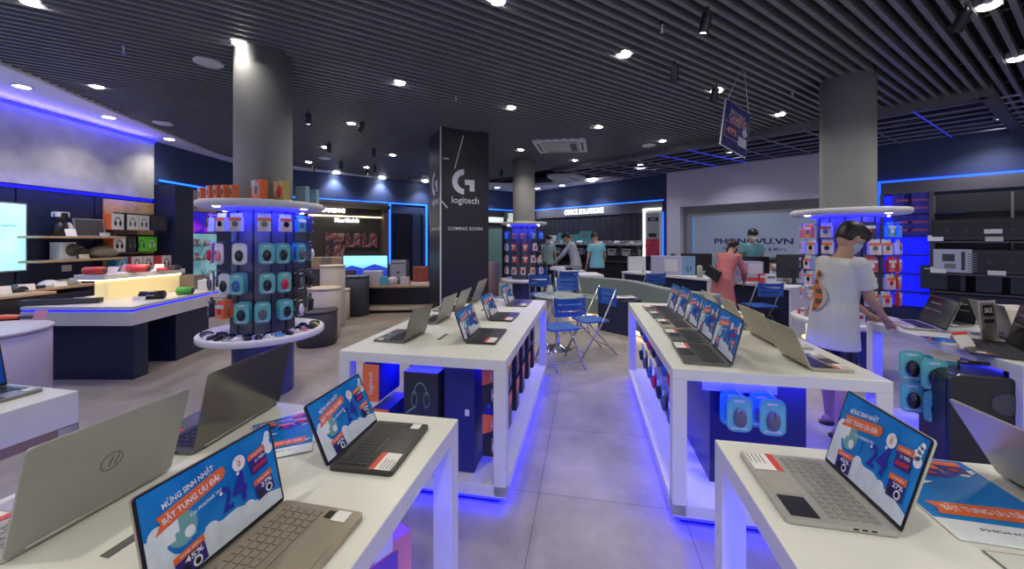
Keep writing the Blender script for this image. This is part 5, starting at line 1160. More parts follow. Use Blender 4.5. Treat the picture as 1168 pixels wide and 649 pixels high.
# ---- service tables behind the bench
c = P(645, 325, .75)
def svc(label, px0, px1, py, dep, z=.76, rz=0, m=whitep, solid=True):
    a = P(px0, py, z); b = P(px1, py, z); L = (b - a).length; t = thing('service_table', label, 'table', T(a.x, a.y, 0) @ RZ(rz), 'white service tables'); MB().box(0, L, 0, dep, z - .05, z).build('top', m, t)
    if solid: MB().box(.0, L, .03, .06, .05, z - .05).build('front_panel', m, t); MB().box(L - .04, L, .03, dep, .0, z - .05).build('side_panel', m, t)
    else:
        for x in (0, L - .05):
            for y in (0, dep - .05): MB().box(x, x + .05, y, y + .05, 0, z - .05).build('leg', m, t)
    return t
svc('white service table where the man in white works', 636, 668, 309, .9, solid=False); svc('white boxed service counter before the man in light blue', 661, 689, 314, .8)
o = MB().box(0, .55, 0, .3, 0, .05).box(.05, .45, .05, .2, .05, .09).build('paper_pile', paper); o.matrix_world = T(*P(628, 308, .76)); tag(o, 'papers piled on the white service table', 'papers')
o = MB().box(0, .4, 0, .25, 0, .10).build('open_device', mgrey); o.matrix_world = T(*P(645, 308, .76)); tag(o, 'grey opened device on the white service table', 'device')
# ================================================================ CURVED BENCH
bench = M('bench_greygreen', (.20, .24, .22), .7, noise=.05, bump=.05)
def ribbon(pts, w0, w1, z0, z1, mb, m=0):
    """a curved strip following pts, from w0 to w1 behind it"""
    n = len(pts); L, Rr = [], []
    for i in range(n):
        d = (pts[min(i + 1, n - 1)] - pts[max(i - 1, 0)]).normalized(); nn = Vector((-d.y, d.x, 0)); L.append(pts[i] + nn * w0); Rr.append(pts[i] + nn * w1)
    for i in range(n - 1):
        a, b, c, d = L[i], L[i + 1], Rr[i + 1], Rr[i]
        lo = [(v.x, v.y, z0) for v in (a, b, c, d)]; hi = [(v.x, v.y, z1) for v in (a, b, c, d)]
        fs = [(0, 3, 2, 1), (4, 5, 6, 7), (0, 1, 5, 4), (2, 3, 7, 6)]
        if i == 0: fs.append((3, 0, 4, 7))
        if i == n - 2: fs.append((1, 2, 6, 5))
        mb.raw(lo + hi, fs, m)
    return mb
ctrl = [P(648, 360, 0), P(670, 363, 0), P(694, 368, 0), P(718, 381, 0), P(745, 391, 0), P(800, 404, 0)]
pts = []
for i in range(len(ctrl) - 1):
    for q in range(5):
        s_t = q / 5; a = ctrl[max(i - 1, 0)]; b = ctrl[i]; c = ctrl[i + 1]; d = ctrl[min(i + 2, len(ctrl) - 1)]
        pts.append(.5 * ((2 * b) + (c - a) * s_t + (2 * a - 5 * b + 4 * c - d) * s_t ** 2 + (3 * b - a - 3 * c + d) * s_t ** 3))
pts.append(ctrl[-1])
t = thing('curved_bench', 'long curved grey-green upholstered bench with warm light beneath', 'bench', T(0, 0, 0))
ribbon(pts, .0, .48, .10, .40, MB()).build('seat', bench, t, bevel=.02); ribbon(pts, .48, .64, .10, .74, MB()).build('backrest', bench, t, bevel=.02)
ribbon(pts, .05, .6, .0, .10, MB()).build('plinth', wood, t); ribbon(pts, .035, .048, .03, .07, MB()).build('warm_light', ledwarm, t)
# dark blue table block with magazines
p = P(706, 378, 0); X = T(p.x, p.y, 0) @ RZ(-14)
p0 = P(682, 376, 0); p1 = P(713, 383, 0); v = p1 - p0; X = T(p0.x, p0.y, 0) @ RZ(math.degrees(math.atan2(v.y, v.x)))
t = thing('block_table', 'dark navy block table with magazines before the curved bench', 'table', X); MB().box(0, v.length + .06, 0, .36, 0, .54).build('block', navy, t, bevel=.005)
for k in range(4):
    o = MB().box(-.14, .14, -.10, .10, 0, .008).box(-.10, .10, -.04, .06, .008, .009, 1).build('magazine', [paper, M('mag_grey', (.3, .3, .32), .5)]); o.matrix_world = X @ T(.16 + .08 * k, .15 + .07 * (k % 2), .541 + .009 * k) @ RZ(20 * k); tag(o, 'open magazine, %s from left on the navy block table' % NTH[k], 'magazine', 'magazines on the navy block table')
# ================================================================ FOLDING CHAIRS AND HIGH TABLES
cblue = M('chair_blue', (.02, .10, .42), .4); cframe = M('chair_frame', (.45, .47, .5), .25, .8)
def chair(label, p, rz, sc=1., z=0):
    X = T(p.x, p.y, z) @ RZ(rz) @ S(sc, sc, sc); t = thing('folding_chair', label, 'chair', X, 'blue folding chairs')
    MB().at(T(0, 0, .44)).rrect(.40, .38, .06, 0, .025).build('seat', cblue, t, bevel=.005)
    mb = MB()
    for i in range(24):
        i, zq = i % 8, i // 8
        a = -.5 + i / 8; a2 = -.5 + (i + 1) / 8
        if i < 8:
            x0, x1 = a * .38, a2 * .38; y0, y1 = .25 - .05 * (1 - (2 * a) ** 2) * -1, .25 - .05 * (1 - (2 * a2) ** 2) * -1
            za2 = .63 + zq * .075; zb2 = za2 + .058; ya2 = zq * .012; mb.raw([(x0, y0 + ya2, za2), (x1, y1 + ya2, za2), (x1, y1 + ya2 + .012, za2), (x0, y0 + ya2 + .012, za2), (x0, y0 + .01 + ya2, zb2), (x1, y1 + .01 + ya2, zb2), (x1, y1 + .022 + ya2, zb2), (x0, y0 + .022 + ya2, zb2)], [(0, 1, 5, 4), (2, 3, 7, 6), (4, 5, 6, 7), (0, 3, 2, 1), (1, 2, 6, 5), (3, 0, 4, 7)])
    for sx in (-1, 1): mb.box(sx * .18 - .015, sx * .18 + .015, .248, .275, .63, .84)
    mb.build('backrest', cblue, t)
    for sx in (-1, 1):
        MB().tube([(sx * .21, -.26, 0), (sx * .21, .05, .44), (sx * .20, .27, .86)], .011, n=8).build('leg', cframe, t)
        MB().tube([(sx * .18, .30, 0), (sx * .18, -.12, .43)], .010, n=8).build('leg', cframe, t)
    MB().tube([(-.21, -.20, .08), (.21, -.20, .08)], .008).build('crossbar', cframe, t); MB().tube([(-.18, .24, .09), (.18, .24, .09)], .008).build('crossbar', cframe, t)
    return t
chair('blue folding chair nearest the far left sales table, seat turned to us', P(640, 420, 0) + Vector((0, .15, 0)), 200)
chair('blue folding chair with backrest up beside the navy block table', P(673, 403, 0), -70)
chair('blue folding chair behind the glass table, backrest low', P(652, 377, 0), 10)
chair('blue folding chair beside the far rack pedestal', P(617, 362, 0), 170)
chair('blue folding chair at the service table', P(646, 352, 0), 185)
chair('blue folding chair in front of the left reception desk', P(741, 357, 0), -172)
chair('blue folding chair in front of the right reception desk', P(866, 380, 0), 182)
chair('blue folding chair of the man in black at the service table', Vector((.66, 9.7, 0)), 180)
def glass_table(label, p, r, h):
    t = thing('glass_table', label, 'table', T(p.x, p.y, 0), 'round glass tables'); MB().lathe([(r, h - .012), (r, h)], 40).build('glass_top', M('glass_pane', (.6, .7, .75), .06, alpha=.45), t)
    MB().lathe([(.22, 0), (.21, .015), (.05, .05), (.03, .08), (.028, h - .05), (.08, h - .02)], 28).build('chrome_base', chrome, t); return t
p = P(636, 397, 0); gt = glass_table('round glass table on a chrome foot between the folding chairs', p, .33, .74)
p2 = P(630, 345, .76); o = MB().lathe([(.05, 0), (.04, .12), (.05, .14)], 14).build('glass_cup', chrome); o.matrix_world = T(p.x - .1, p.y + .1, .741); tag(o, 'small shiny cup on the round glass table', 'cup')
# ================================================================ PEOPLE
def remeshed(mb, name, mats, parent, voxel=.01, smooth=6, X=None):
    me0 = mb.mesh('tmp', mats[0]); o = bpy.data.objects.new('tmp', me0); COL.objects.link(o)
    r = o.modifiers.new('r', 'REMESH'); r.mode = 'VOXEL'; r.voxel_size = voxel; r.use_smooth_shade = True
    s = o.modifiers.new('s', 'SMOOTH'); s.iterations = smooth; s.factor = .5
    dg = bpy.context.evaluated_depsgraph_get(); me = bpy.data.meshes.new_from_object(o.evaluated_get(dg)); bpy.data.objects.remove(o); bpy.data.meshes.remove(me0)
    me.materials.clear(); [me.materials.append(m) for m in mats]; me.name = name
    me.polygons.foreach_set('use_smooth', [True] * len(me.polygons))
    return link(name, me, parent, X=X)
skin = M('skin', (.48, .27, .18), .55, noise=.06, nscale=9); hairm = M('hair_black', (.010, .008, .009), .45, noise=.5, nscale=60)
maskm = M('mask_blue', (.35, .48, .62), .7); maskw = M('mask_white', (.65, .68, .72), .7)
def seg(mb, a, b, r0, r1, mid=None, n=12, flat=1.):
    a, b = Vector(a), Vector(b); pts = [a, a.lerp(b, .33), a.lerp(b, .66), b]; m = mid or (r0 + r1) / 2 * 1.05
    mb.tube(pts, [r0, m * 1.0 if r0 < m else (r0 + m) / 2, (m + r1) / 2, r1], n=n); mb.ell(a, r0, r0, r0, n=12, k=6); mb.ell(b, r1, r1, r1, n=12, k=6)
def hand(mb, w, d, up, side, sc=1., spread=.3, curl=.25):
    """palm + five fingers; w wrist, d pointing direction, up = back of hand, side = towards thumb"""
    d, up, side = Vector(d).normalized(), Vector(up).normalized(), Vector(side).normalized(); w = Vector(w)
    mb.loft([(w, .022 * sc, .017 * sc, side, up), (w + d * .03 * sc, .034 * sc, .015 * sc, side, up), (w + d * .085 * sc, .042 * sc, .013 * sc, side, up), (w + d * .098 * sc, .036 * sc, .009 * sc, side, up)], n=12)
    for k, (o, l) in enumerate(((.030, .068), (.010, .076), (-.010, .071), (-.030, .056))):
        b = w + d * .088 * sc + side * o * sc; dd = (d + side * o * spread * 10 * .3).normalized(); p1 = b + dd * l * .5 * sc; p2 = p1 + (dd - up * curl).normalized() * l * .3 * sc; p3 = p2 + (dd - up * curl * 2).normalized() * l * .25 * sc
        mb.tube([b, p1, p2, p3], [.0095 * sc, .009 * sc, .0082 * sc, .007 * sc], n=8)
    b = w + d * .025 * sc + side * .028 * sc; mb.tube([b, b + (d * .6 + side * .8).normalized() * .035 * sc, b + (d * .8 + side * .5).normalized() * .066 * sc], [.013 * sc, .011 * sc, .008 * sc], n=8)
def person(label, p, rz, h=1.65, lean=0., yaw=0., hpitch=15., arms=None, top=C_WHITE, bottom=black, sleeve=.55, seated=False, hair='short', mask=None, legs=True, voxel=.014, top_len=.80, dress=False, pose_legs=None, shoes=black, barelegs=False, z0=0, extra=None):
    """body frame: +y forward, +x the person's right. heights for 1.65 m scaled"""
    k = h / 1.65
    t = thing('person', label, 'person', T(p.x, p.y, z0) @ RZ(rz) @ S(k, k, k))
    hipz = .46 if seated else .88
    def bend(v):
        """tilt the upper body forward about the hip"""
        v = Vector(v); a = R(lean); y, z = v.y, v.z - hipz; return Vector((v.x, y * math.cos(a) + z * math.sin(a), hipz - y * math.sin(a) + z * math.cos(a))) if z > 0 else v
    dz = hipz - .88
    def U(x, y, z): return bend((x, y, z + dz))
    xa = Vector((1, 0, 0)); ya = Vector((0, math.cos(R(lean)), -math.sin(R(lean))))
    B = MB()
    tors = [(.86, .150, .105, 0), (.95, .145, .105, 0), (1.05, .128, .092, .0), (1.16, .145, .102, .0), (1.26, .162, .105, -.005), (1.34, .155, .088, -.01), (1.385, .085, .062, -.005), (1.42, .054, .056, .01), (1.48, .052, .056, .025)]
    B.loft([(U(0, yy, z), rx, ry, xa, ya) for z, rx, ry, yy in tors], n=18)
    hc = U(0, .045, 1.565); hp = lean + hpitch
    HX = T(*hc) @ RZ(yaw) @ RX(-hp)
    B.at(HX)
    B.loft([((0, .028, -.112), .030, .028, xa, Vector((0, 1, 0))), ((0, .018, -.095), .048, .060, xa, Vector((0, 1, 0))), ((0, .006, -.06), .062, .082, xa, Vector((0, 1, 0))), ((0, 0, -.01), .073, .094, xa, Vector((0, 1, 0))), ((0, -.004, .04), .074, .097, xa, Vector((0, 1, 0))), ((0, -.006, .08), .062, .080, xa, Vector((0, 1, 0))), ((0, -.006, .108), .032, .04, xa, Vector((0, 1, 0)))], n=18)
    B.ell((0, .094, -.025), .012, .018, .022); B.ell((0, .090, -.062), .022, .010, .009); B.ell((.030, .082, .008), .014, .008, .006); B.ell((-.030, .082, .008), .014, .008, .006)
    for sx in (-1, 1): B.ell((sx * .076, -.004, -.012), .010, .020, .031)
    B.at()
    sh = {1: U(.165, 0, 1.345), -1: U(-.165, 0, 1.345)}
    armp = {}
    arms = arms or {}
    for sx in (1, -1):
        e, w = arms.get(sx, ((sx * .22, .02, 1.06 + dz), (sx * .22, .12, .83 + dz)))
        e, w = Vector(e), Vector(w); armp[sx] = (sh[sx], e, w)
        seg(B, sh[sx], e, .046, .037); seg(B, e, w, .036, .024)
        d = (w - e).normalized(); upv = Vector((0, 0, 1)) if abs(d.z) < .75 else Vector((sx, 0, 0)); side = d.cross(upv) * (-1 if sx > 0 else 1); side.normalize(); upv = side.cross(d) * (1 if sx < 0 else -1)
        if upv.z < 0 and abs(d.z) < .75: upv = -upv
        hand(B, w, d, upv, side, 1.)
    legp = pose_legs or ({sx: ((sx * .085, 0, .86), (sx * .10, .03, .47), (sx * .10, 0, .07)) for sx in (1, -1)} if not seated else {sx: ((sx * .085, 0, .46), (sx * .11, .42, .47), (sx * .11, .38, .07)) for sx in (1, -1)})
    if legs:
        for sx in (1, -1):
            a, b, c = [Vector(v) for v in legp[sx]]
            seg(B, a, b, .082, .052, .075); seg(B, b, c, .052, .034, .054)
            B.loft([(c + Vector((0, -.05, -.03)), .026, .030, xa, Vector((0, 0, 1))), (c + Vector((0, .0, -.025)), .032, .04, xa, Vector((0, 0, 1))), (c + Vector((0, .09, -.045)), .040, .024, xa, Vector((0, 0, 1))), (c + Vector((0, .17, -.055)), .030, .013, xa, Vector((0, 0, 1)))], n=12)
    remeshed(B, 'body', [skin], t, voxel, 4)
    # upper garment
    G = MB(); g = 1.0
    hem = top_len
    rings = [(z, rx * 1.05 + .012, ry * 1.10 + .016, yy) for z, rx, ry, yy in [(1.05, .140, .105, 0), (1.16, .148, .106, .0), (1.26, .164, .106, -.005), (1.335, .160, .090, -.01), (1.385, .092, .066, -.003)]]
    if not dress: rings = [(hem, .200, .158, 0), (hem + .03, .198, .156, 0), (.95, .180, .138, 0)] + rings
    else: rings = [(hem, .25, .20, 0), (hem + .04, .25, .2, 0), (.6, .215, .165, 0), (.86, .19, .145, 0)] + rings
    G.loft([(U(0, yy, z) if z + dz > hipz - .25 or not dress else Vector((0, yy, z)), rx, ry, xa, ya if z > .8 else Vector((0, 1, 0))) for z, rx, ry, yy in rings], n=20)
    for sx in (1, -1):
        a, e, w = armp[sx]; a2 = a + (a - U(0, 0, 1.3)).normalized() * -.03
        if sleeve <= 1: q = a.lerp(e, sleeve); G.tube([a2, a, a.lerp(q, .5), q], [.060, .066, .066, .070], n=14); G.ell(a, .064, .064, .062)
        else: G.ell(a, .06, .06, .058); G.tube([a2, a, a.lerp(e, .5), e, e.lerp(w, .5), e.lerp(w, .92)], [.055, .06, .055, .05, .045, .038], n=14)
    gar = remeshed(G, 'dress' if dress else 'shirt', [top], t, max(voxel * .9, .009), 3)
    # lower garment
    if legs and not dress:
        K = MB(); K.loft([(Vector((0, 0, hipz - .06)), .155, .118, xa, Vector((0, 1, 0))), (Vector((0, 0, hipz + .08)), .145, .11, xa, ya)], n=16)
        for sx in (1, -1):
            a, b, c = [Vector(v) for v in legp[sx]]
            if barelegs: K.tube([a, a.lerp(b, .5), a.lerp(b, .85)], [.084, .088, .094], n=14)
            else: K.tube([a, a.lerp(b, .5), b, b.lerp(c, .5), b.lerp(c, .9)], [.086, .088, .072, .066, .062], n=14)
        remeshed(K, 'shorts' if barelegs else 'trousers', [bottom], t, max(voxel * .9, .01), 3)
    if legs:
        for sx in (1, -1):
            c = Vector(legp[sx][2]); f = c + Vector((0, .055, -.062)); SM = MB().at(T(f.x, f.y, f.z)); SM.rrect(.088, .265, .04, -.006, .010)
            if barelegs: SM.at(T(f.x, f.y, f.z)); SM.tube([(-.040, .03, .008), (-.02, .045, .05), (.02, .045, .05), (.040, .03, .008)], .012)
            else: SM.ell((0, .0, .01), .05, .135, .06, z0=0.01)
            SM.build('sandal' if barelegs else 'shoe', shoes, t)
    # hair
    Hh = MB(); Hh.at(HX @ S(1.01, 1.01, 1.03))
    if hair == 'short':
        Hh.loft([((0, -.045, -.055), .062, .045, xa, Vector((0, 1, 0))), ((0, -.03, -.02), .078, .075, xa, Vector((0, 1, 0))), ((0, -.016, .025), .085, .102, xa, Vector((0, 1, 0))), ((0, -.008, .065), .084, .106, xa, Vector((0, 1, 0))), ((0, -.008, .10), .066, .086, xa, Vector((0, 1, 0))), ((0, -.01, .125), .03, .04, xa, Vector((0, 1, 0)))], n=18)
        Hh.loft([((0, .088, .03), .055, .016, xa, Vector((0, 1, 0))), ((0, .080, .07), .066, .03, xa, Vector((0, 1, 0))), ((0, .04, .11), .05, .05, xa, Vector((0, 1, 0)))], n=14)
    elif hair == 'tied':
        Hh.loft([((0, -.04, -.05), .062, .05, xa, Vector((0, 1, 0))), ((0, -.02, .02), .083, .098, xa, Vector((0, 1, 0))), ((0, -.01, .07), .08, .098, xa, Vector((0, 1, 0))), ((0, -.01, .115), .04, .05, xa, Vector((0, 1, 0)))], n=18); Hh.ell((0, -.12, -.02), .035, .035, .045); Hh.tube([(0, -.12, -.03), (0, -.13, -.12), (0, -.11, -.2)], [.028, .024, .01])
    remeshed(Hh, 'hair', [hairm], t, .010, 2)
    if mask:
        Mk = MB().at(HX)
        Mk.loft([((0, .058, -.108), .030, .040, xa, Vector((0, 1, 0))), ((0, .050, -.075), .058, .056, xa, Vector((0, 1, 0))), ((0, .046, -.045), .068, .062, xa, Vector((0, 1, 0))), ((0, .054, -.012), .058, .052, xa, Vector((0, 1, 0)))], n=18)
        for sx in (-1, 1): Mk.tube([(sx * .062, .06, -.03), (sx * .078, .0, .0)], .003)
        Mk.build('face_mask', mask, t)
    if extra: extra(t, U, HX)
    return t
# ---- the young man in the white T-shirt with the orange tiger print
ft = (P(941, 490, 0) + P(957, 492, 0)) / 2
MRZ = -90                                           # faces right and a little away
tw = M('tee_white', (.56, .58, .56), .85, noise=.04, nscale=5, bump=.25)
orange_t = M('tiger_orange', (.50, .16, .04), .7); 
def wl(v, fx, fy, z): pass
mp_ = T(ft.x, ft.y, 0) @ RZ(MRZ)
inv = mp_.inverted()
mk = 1.62 / 1.65
def bl(px, py, Y, zz=None):
    v = inv @ Q(px, py, Y); return tuple(Vector((v.x, v.y, v.z)) / mk)
def tiger(t, U, HX):
    mb = MB(); 
    # striped leaping tiger printed on the back, slightly proud of the cloth
    def bp(x, z):
        ry = .105 * 1.10 + .016 + .012; rx = .165 * 1.05 + .012; ry = .147 if z < 1.06 else .147 - (z - 1.06) * .05; y = -ry * math.sqrt(max(0, 1 - (x / rx) ** 2)); return U(x, y, z)
    body = [(-.035, 1.27, .020), (-.03, 1.25, .040), (-.02, 1.22, .046), (-.045, 1.19, .028), (-.03, 1.16, .045), (-.005, 1.12, .060), (.010, 1.08, .064), (.020, 1.04, .058), (.012, 1.00, .052), (.0, .965, .040), (-.02, .94, .022)]
    for q in range(len(body) - 1):
        (x0, z0, w0), (x1, z1, w1) = body[q], body[q + 1]
        for s_ in range(4):
            a, b = -1 + s_ * .5, -.5 + s_ * .5
            mb.raw([bp(x0 + a * w0, z0), bp(x0 + b * w0, z0), bp(x1 + b * w1, z1), bp(x1 + a * w1, z1)], [(0, 1, 2, 3), (3, 2, 1, 0)], 1 if q % 2 and s_ in (1, 2) else (2 if s_ == 3 else 0))
    mb.build('tiger_print', [orange_t, M('tiger_stripe', (.12, .05, .03), .7), M('tiger_cream', (.5, .42, .33), .7)], t)
man = person('young man in a white T-shirt with orange tiger, masked, touching a laptop', ft, MRZ, h=1.62, lean=9, yaw=-4, hpitch=30,
    arms={1: (bl(992, 340, 2.88), bl(1008, 361.5, 2.93)), -1: ((-.17, .20, 1.08), (-.16, .42, .92))}, top=tw, bottom=black, sleeve=.72, barelegs=True, mask=maskm, voxel=.0075, top_len=.68, shoes=C_BLACK, extra=tiger,
    pose_legs={1: ((.085, 0, .86), (.10, .02, .46), (.11, -.03, .07)), -1: ((-.085, 0, .86), (-.10, .05, .47), (-.12, .08, .07))})
# ---- woman in pink at the reception desk
pinkd = M('dress_pink', (.48, .15, .15), .8, noise=.08)
def bag(t, U, HX):
    MB().at(T(-.03, -.22, 1.0) @ RY(28)).box(-.13, .13, -.035, .035, -.10, .10).build('shoulder_bag', M('bag_black', (.02, .02, .022), .4), t, bevel=.01)
    MB().tube([(.02, -.2, 1.11), (-.1, -.12, 1.28), (-.12, .02, 1.36)], .008).build('bag_strap', M('strap_red', (.3, .05, .05), .6), t)
w0 = Q(824, 300, 6.6)
person('woman in a long pink dress leaning on the reception desk with a black shoulder bag', Vector((w0.x, w0.y, 0)), -62, h=1.55, lean=24, hpitch=5, top=pinkd, dress=True, top_len=.28, sleeve=1.5, hair='tied', mask=black, arms={1: ((.22, .30, 1.02), (.14, .42, .84)), -1: ((-.22, .30, 1.02), (-.14, .42, .84))}, extra=bag)
staffb = M('staff_teal', (.10, .28, .30), .7); staffl = M('shirt_paleblue', (.30, .45, .55), .8); bluel = M('shirt_sky', (.16, .42, .52), .8); shw = M('shirt_white', (.42, .44, .5), .8)
q = Q(857, 280, 8.1)
person('standing staff member in a teal shirt with a lanyard under the shop lettering', Vector((q.x, q.y, 0)), 176, h=1.70, top=staffb, mask=maskw, hpitch=22, extra=lambda t, U, HX: MB().tube([(-.07, .10, 1.38), (-.01, .135, 1.15), (.05, .10, 1.38)], .006).box(-.04, .04, .13, .137, 1.06, 1.15).build('lanyard', M('lanyard_blue', (.05, .15, .5), .5), t))
q = Q(882, 300, 7.5)
person('seated staff member with a white mask behind the right reception desk', Vector((q.x, q.y, 0)), 170, h=1.52, top=staffl, mask=maskw, seated=True, hpitch=5, arms={1: ((.22, .1, .72), (.12, .32, .80)), -1: ((-.22, .1, .72), (-.12, .32, .80))})
q = Q(767, 290, 9.4)
person('seated person whose dark hair shows above the wide pale carton', Vector((q.x, q.y, 0)), 172, h=1.52, top=staffl, seated=True, hpitch=25, arms={1: ((.22, .1, .72), (.12, .32, .80)), -1: ((-.22, .1, .72), (-.12, .32, .80))})
q = Q(625, 300, 11.4)
person('standing staff member in pale teal with a white mask near the far column', Vector((q.x, q.y, 0)), 190, h=1.62, top=M('shirt_mint', (.3, .45, .42), .8), mask=maskw)
q = Q(657, 300, 10.6)
person('man in a white long-sleeved shirt bending over the service table', Vector((q.x, q.y, 0)), 75, h=1.72, lean=18, top=shw, sleeve=1.5, hpitch=20, arms={1: ((.18, .35, 1.05), (.1, .55, .86)), -1: ((-.18, .35, 1.05), (-.1, .55, .86))}, top_len=.72)
q = Q(681, 300, 9.6)
person('person in a sky blue T-shirt seen from behind by the service counter', Vector((q.x, q.y, 0)), 15, h=1.68, lean=6, top=bluel, hpitch=40)
q = Vector((.66, 9.75, 0))
person('seated man in black on a blue chair at the service table', Vector((q.x, q.y, 0)), 10, h=1.62, top=black, seated=True, hpitch=10, arms={1: ((.24, .1, .75), (.12, .34, .80)), -1: ((-.24, .1, .75), (-.12, .34, .80))})

# ================================================================ CEILING FITTINGS
def cp(px, py, z=ZC): return P(px, py, z)
SPOTS = []
lampw = M('lamp_white', (1, .98, .95), .4, emit=30., ecol=(1, .96, .88)); lamps = M('lamp_cool', (1, 1, 1), .4, emit=30., ecol=(.96, .97, 1.))
housing = M('lamp_housing', (.55, .55, .53), .35, .4)
def downlight(label, p, r=.055, boxy=True, group='recessed ceiling downlights', m=lampw):
    t = thing('downlight', label, 'ceiling light', T(*p) @ RZ(SA), group)
    if boxy: MB().box(-r * 1.25, r * 1.25, -r * 1.25, r * 1.25, .01, .07).build('housing', housing, t)
    else: MB().lathe([(r * 1.2, 0), (r * 1.25, -.008), (r * .95, -.008), (r * .9, 0)], 24, cap=False).build('trim_ring', housing, t)
    MB().lathe([(.0001, -.004 if boxy else -.006), (r, -.004 if boxy else -.006), (r, .012)], 24, cap=False).build('lamp', m, t)
    return t
def spot(p, e, ang=130, col=(1, .92, .79), blend=.8, r=.05, dirv=None):
    l = bpy.data.lights.new('ceiling_lamp', 'SPOT'); l.energy = e; l.spot_size = R(ang); l.spot_blend = blend; l.color = col; l.shadow_soft_size = r
    o = bpy.data.objects.new('ceiling_lamp', l); COL.objects.link(o); o.matrix_world = T(p.x, p.y, p.z - .05) if dirv is None else Matrix.LocRotScale(p, Vector(dirv).to_track_quat('-Z', 'Y'), None); return o
slatl = [(35, 3), (110, 99), (273, 50), (456, 95), (583, 123), (712, 63), (683, 145), (594, 171), (656, 183), (756, 161), (890, 131), (568, 1), (1128, 8), (1160, 68), (401, 141), (371, 168), (448, 177), (352, 185), (418, 191), (818, 104)]
places = ['at the upper left corner', 'above the left soffit', 'beside the left column top', 'left of the dark pillar in mid ceiling', 'over the dark pillar', 'right of centre near the upper edge', 'near the centre above the cassette', 'beside the far column top', 'beyond the ceiling cassette', 'right of the flat round vent', 'by the hanging sale sign', 'cut by the top frame edge in the middle', 'at the upper right corner', 'at the right frame edge', 'beside the curved black spot', 'over the back left desk', 'left of the pillar at the back', 'right behind the left column', 'before the back soffit', 'left of the hanging sale sign']
for (px, py), nm in zip(slatl, places):
    p = cp(px, py); downlight('bright square downlight in the slat ceiling %s' % nm, p, .055)
    spot(p, 9 if px == 273 else 55, 140, (1, .80, .58) if px < 460 and py > 130 else (1, .92, .79))
for k, (px, py) in enumerate(((25, 98.5), (124, 133.5), (193, 158.5))):
    p = P(px, py, ZS); downlight('round downlight in the left white soffit, %s from the front' % NTH[k], p, .075, False, 'soffit downlights', lampw); spot(p, 40, 120)
for k, (px, py) in enumerate(((383, 197.5), (436, 203), (485, 207), (567, 214), (613, 215), (641, 211.5), (675, 206.5))):
    p = P(px, py, ZS); downlight('round downlight in the back white soffit, %s from left' % NTH[k], p, .09, False, 'soffit downlights', lamps); spot(p, 75, 110, (.85, .9, 1.))
for k, (x, y) in enumerate(((3.2, 9.6), (4.6, 8.2), (5.9, 6.6), (7.6, 6.0))):  # lamps added above the grid to brighten the reception wall
    p = Vector((x, y, ZC + .04)); t = thing('downlight', 'added fill lamp above the metal grid ceiling, %s from the back' % NTH[k], 'ceiling light', T(*p) @ RZ(SA), 'added grid bay fill lamps')
    MB().lathe([(.075, .0), (.075, .08), (.0001, .09)], 20, cap=False).build('housing', housing, t); MB().lathe([(.0001, .02), (.07, .02)], 20, cap=False).build('lamp', lamps, t); spot(p, 70, 130, (.92, .92, 1.))
# lamps behind and beside the camera (the ceiling goes on), same fittings
for k, (x, y) in enumerate(((-3.6, .6), (-1.6, .5), (.4, .3), (2.4, .2), (4.4, .6), (6.5, 1.5), (-2.5, -1.2), (0, -1.2), (2.5, -1.2), (5, -1.))):
    p = Vector((x, y, ZC)); spot(p, 55, 140)
    t = thing('downlight', 'square downlight overhead near the viewer, %s counted across' % NTH[k], 'ceiling light', T(*p) @ RZ(SA), 'recessed ceiling downlights'); MB().box(-.07, .07, -.07, .07, .01, .07).build('housing', housing, t); MB().lathe([(.0001, -.004), (.055, -.004), (.055, .012)], 24, cap=False).build('lamp', lampw, t)
def track(label, px, py, z=ZC, tilt=0, rz=0):
    p = cp(px, py, z); t = thing('track_spot', label, 'spotlight', T(*p) @ RZ(rz), 'black ceiling spotlights'); MB().tube([(0, 0, .03), (0, 0, -.06)], .01).build('stem', black, t)
    MB().at(T(0, 0, -.05) @ RX(tilt)).lathe([(.0001, -.004), (.034, -.004), (.036, 0)][::-1], 16, cap=False).at(T(0, 0, -.05) @ RX(tilt)).lathe([(.04, 0), (.04, -.14), (.036, -.15), (.033, -.13)], 20, cap=False).build('barrel', black, t)
    MB().at(T(0, 0, -.05) @ RX(tilt)).lathe([(.0001, -.135), (.034, -.135)], 20, cap=False).build('lamp', lampw, t); return t
for k, (px, py, tl) in enumerate(((770, 70, 12), (807, 8, 15), (352, 126, 0), (414, 136, 20), (375, 161, 0), (426, 167, 0), (389, 182, 0), (427, 186, 0), (357, 187, 0), (418, 190, 12), (466, 200, 0), (572, 192, 0), (1102, 5, 30), (817, 96, 18))):
    track('black cylinder spotlight %s' % ['hanging right of centre', 'near the top edge right of centre', 'right of the left column', 'curved one left of the pillar', 'below the first one by the left column', 'left of the pillar', 'third behind the left column', 'fourth near the back soffit', 'close to the left column edge', 'nearest the back soffit', 'just left of the pillar', 'between pillar and far column', 'at the upper right corner', 'beside the hanging sale sign'][k], px, py, tilt=tl, rz=30 * k)
for k, (px, py) in enumerate(((238, 72), (740, 166), (370, 180.5), (186, 141))):
    p = cp(px, py); t = MB().lathe([(.0001, -.012), (.10, -.012), (.13, -.002), (.13, .01)], 32, cap=False).build('ceiling_speaker', C_WHITE); t.matrix_world = T(*p); tag(t, ['flat white round ceiling speaker left of the left column', 'flat white round ceiling speaker before the grid ceiling', 'flat white round ceiling speaker over the back left desk', 'small white round fitting above the left soffit'][k], 'ceiling speaker', 'round ceiling speakers')
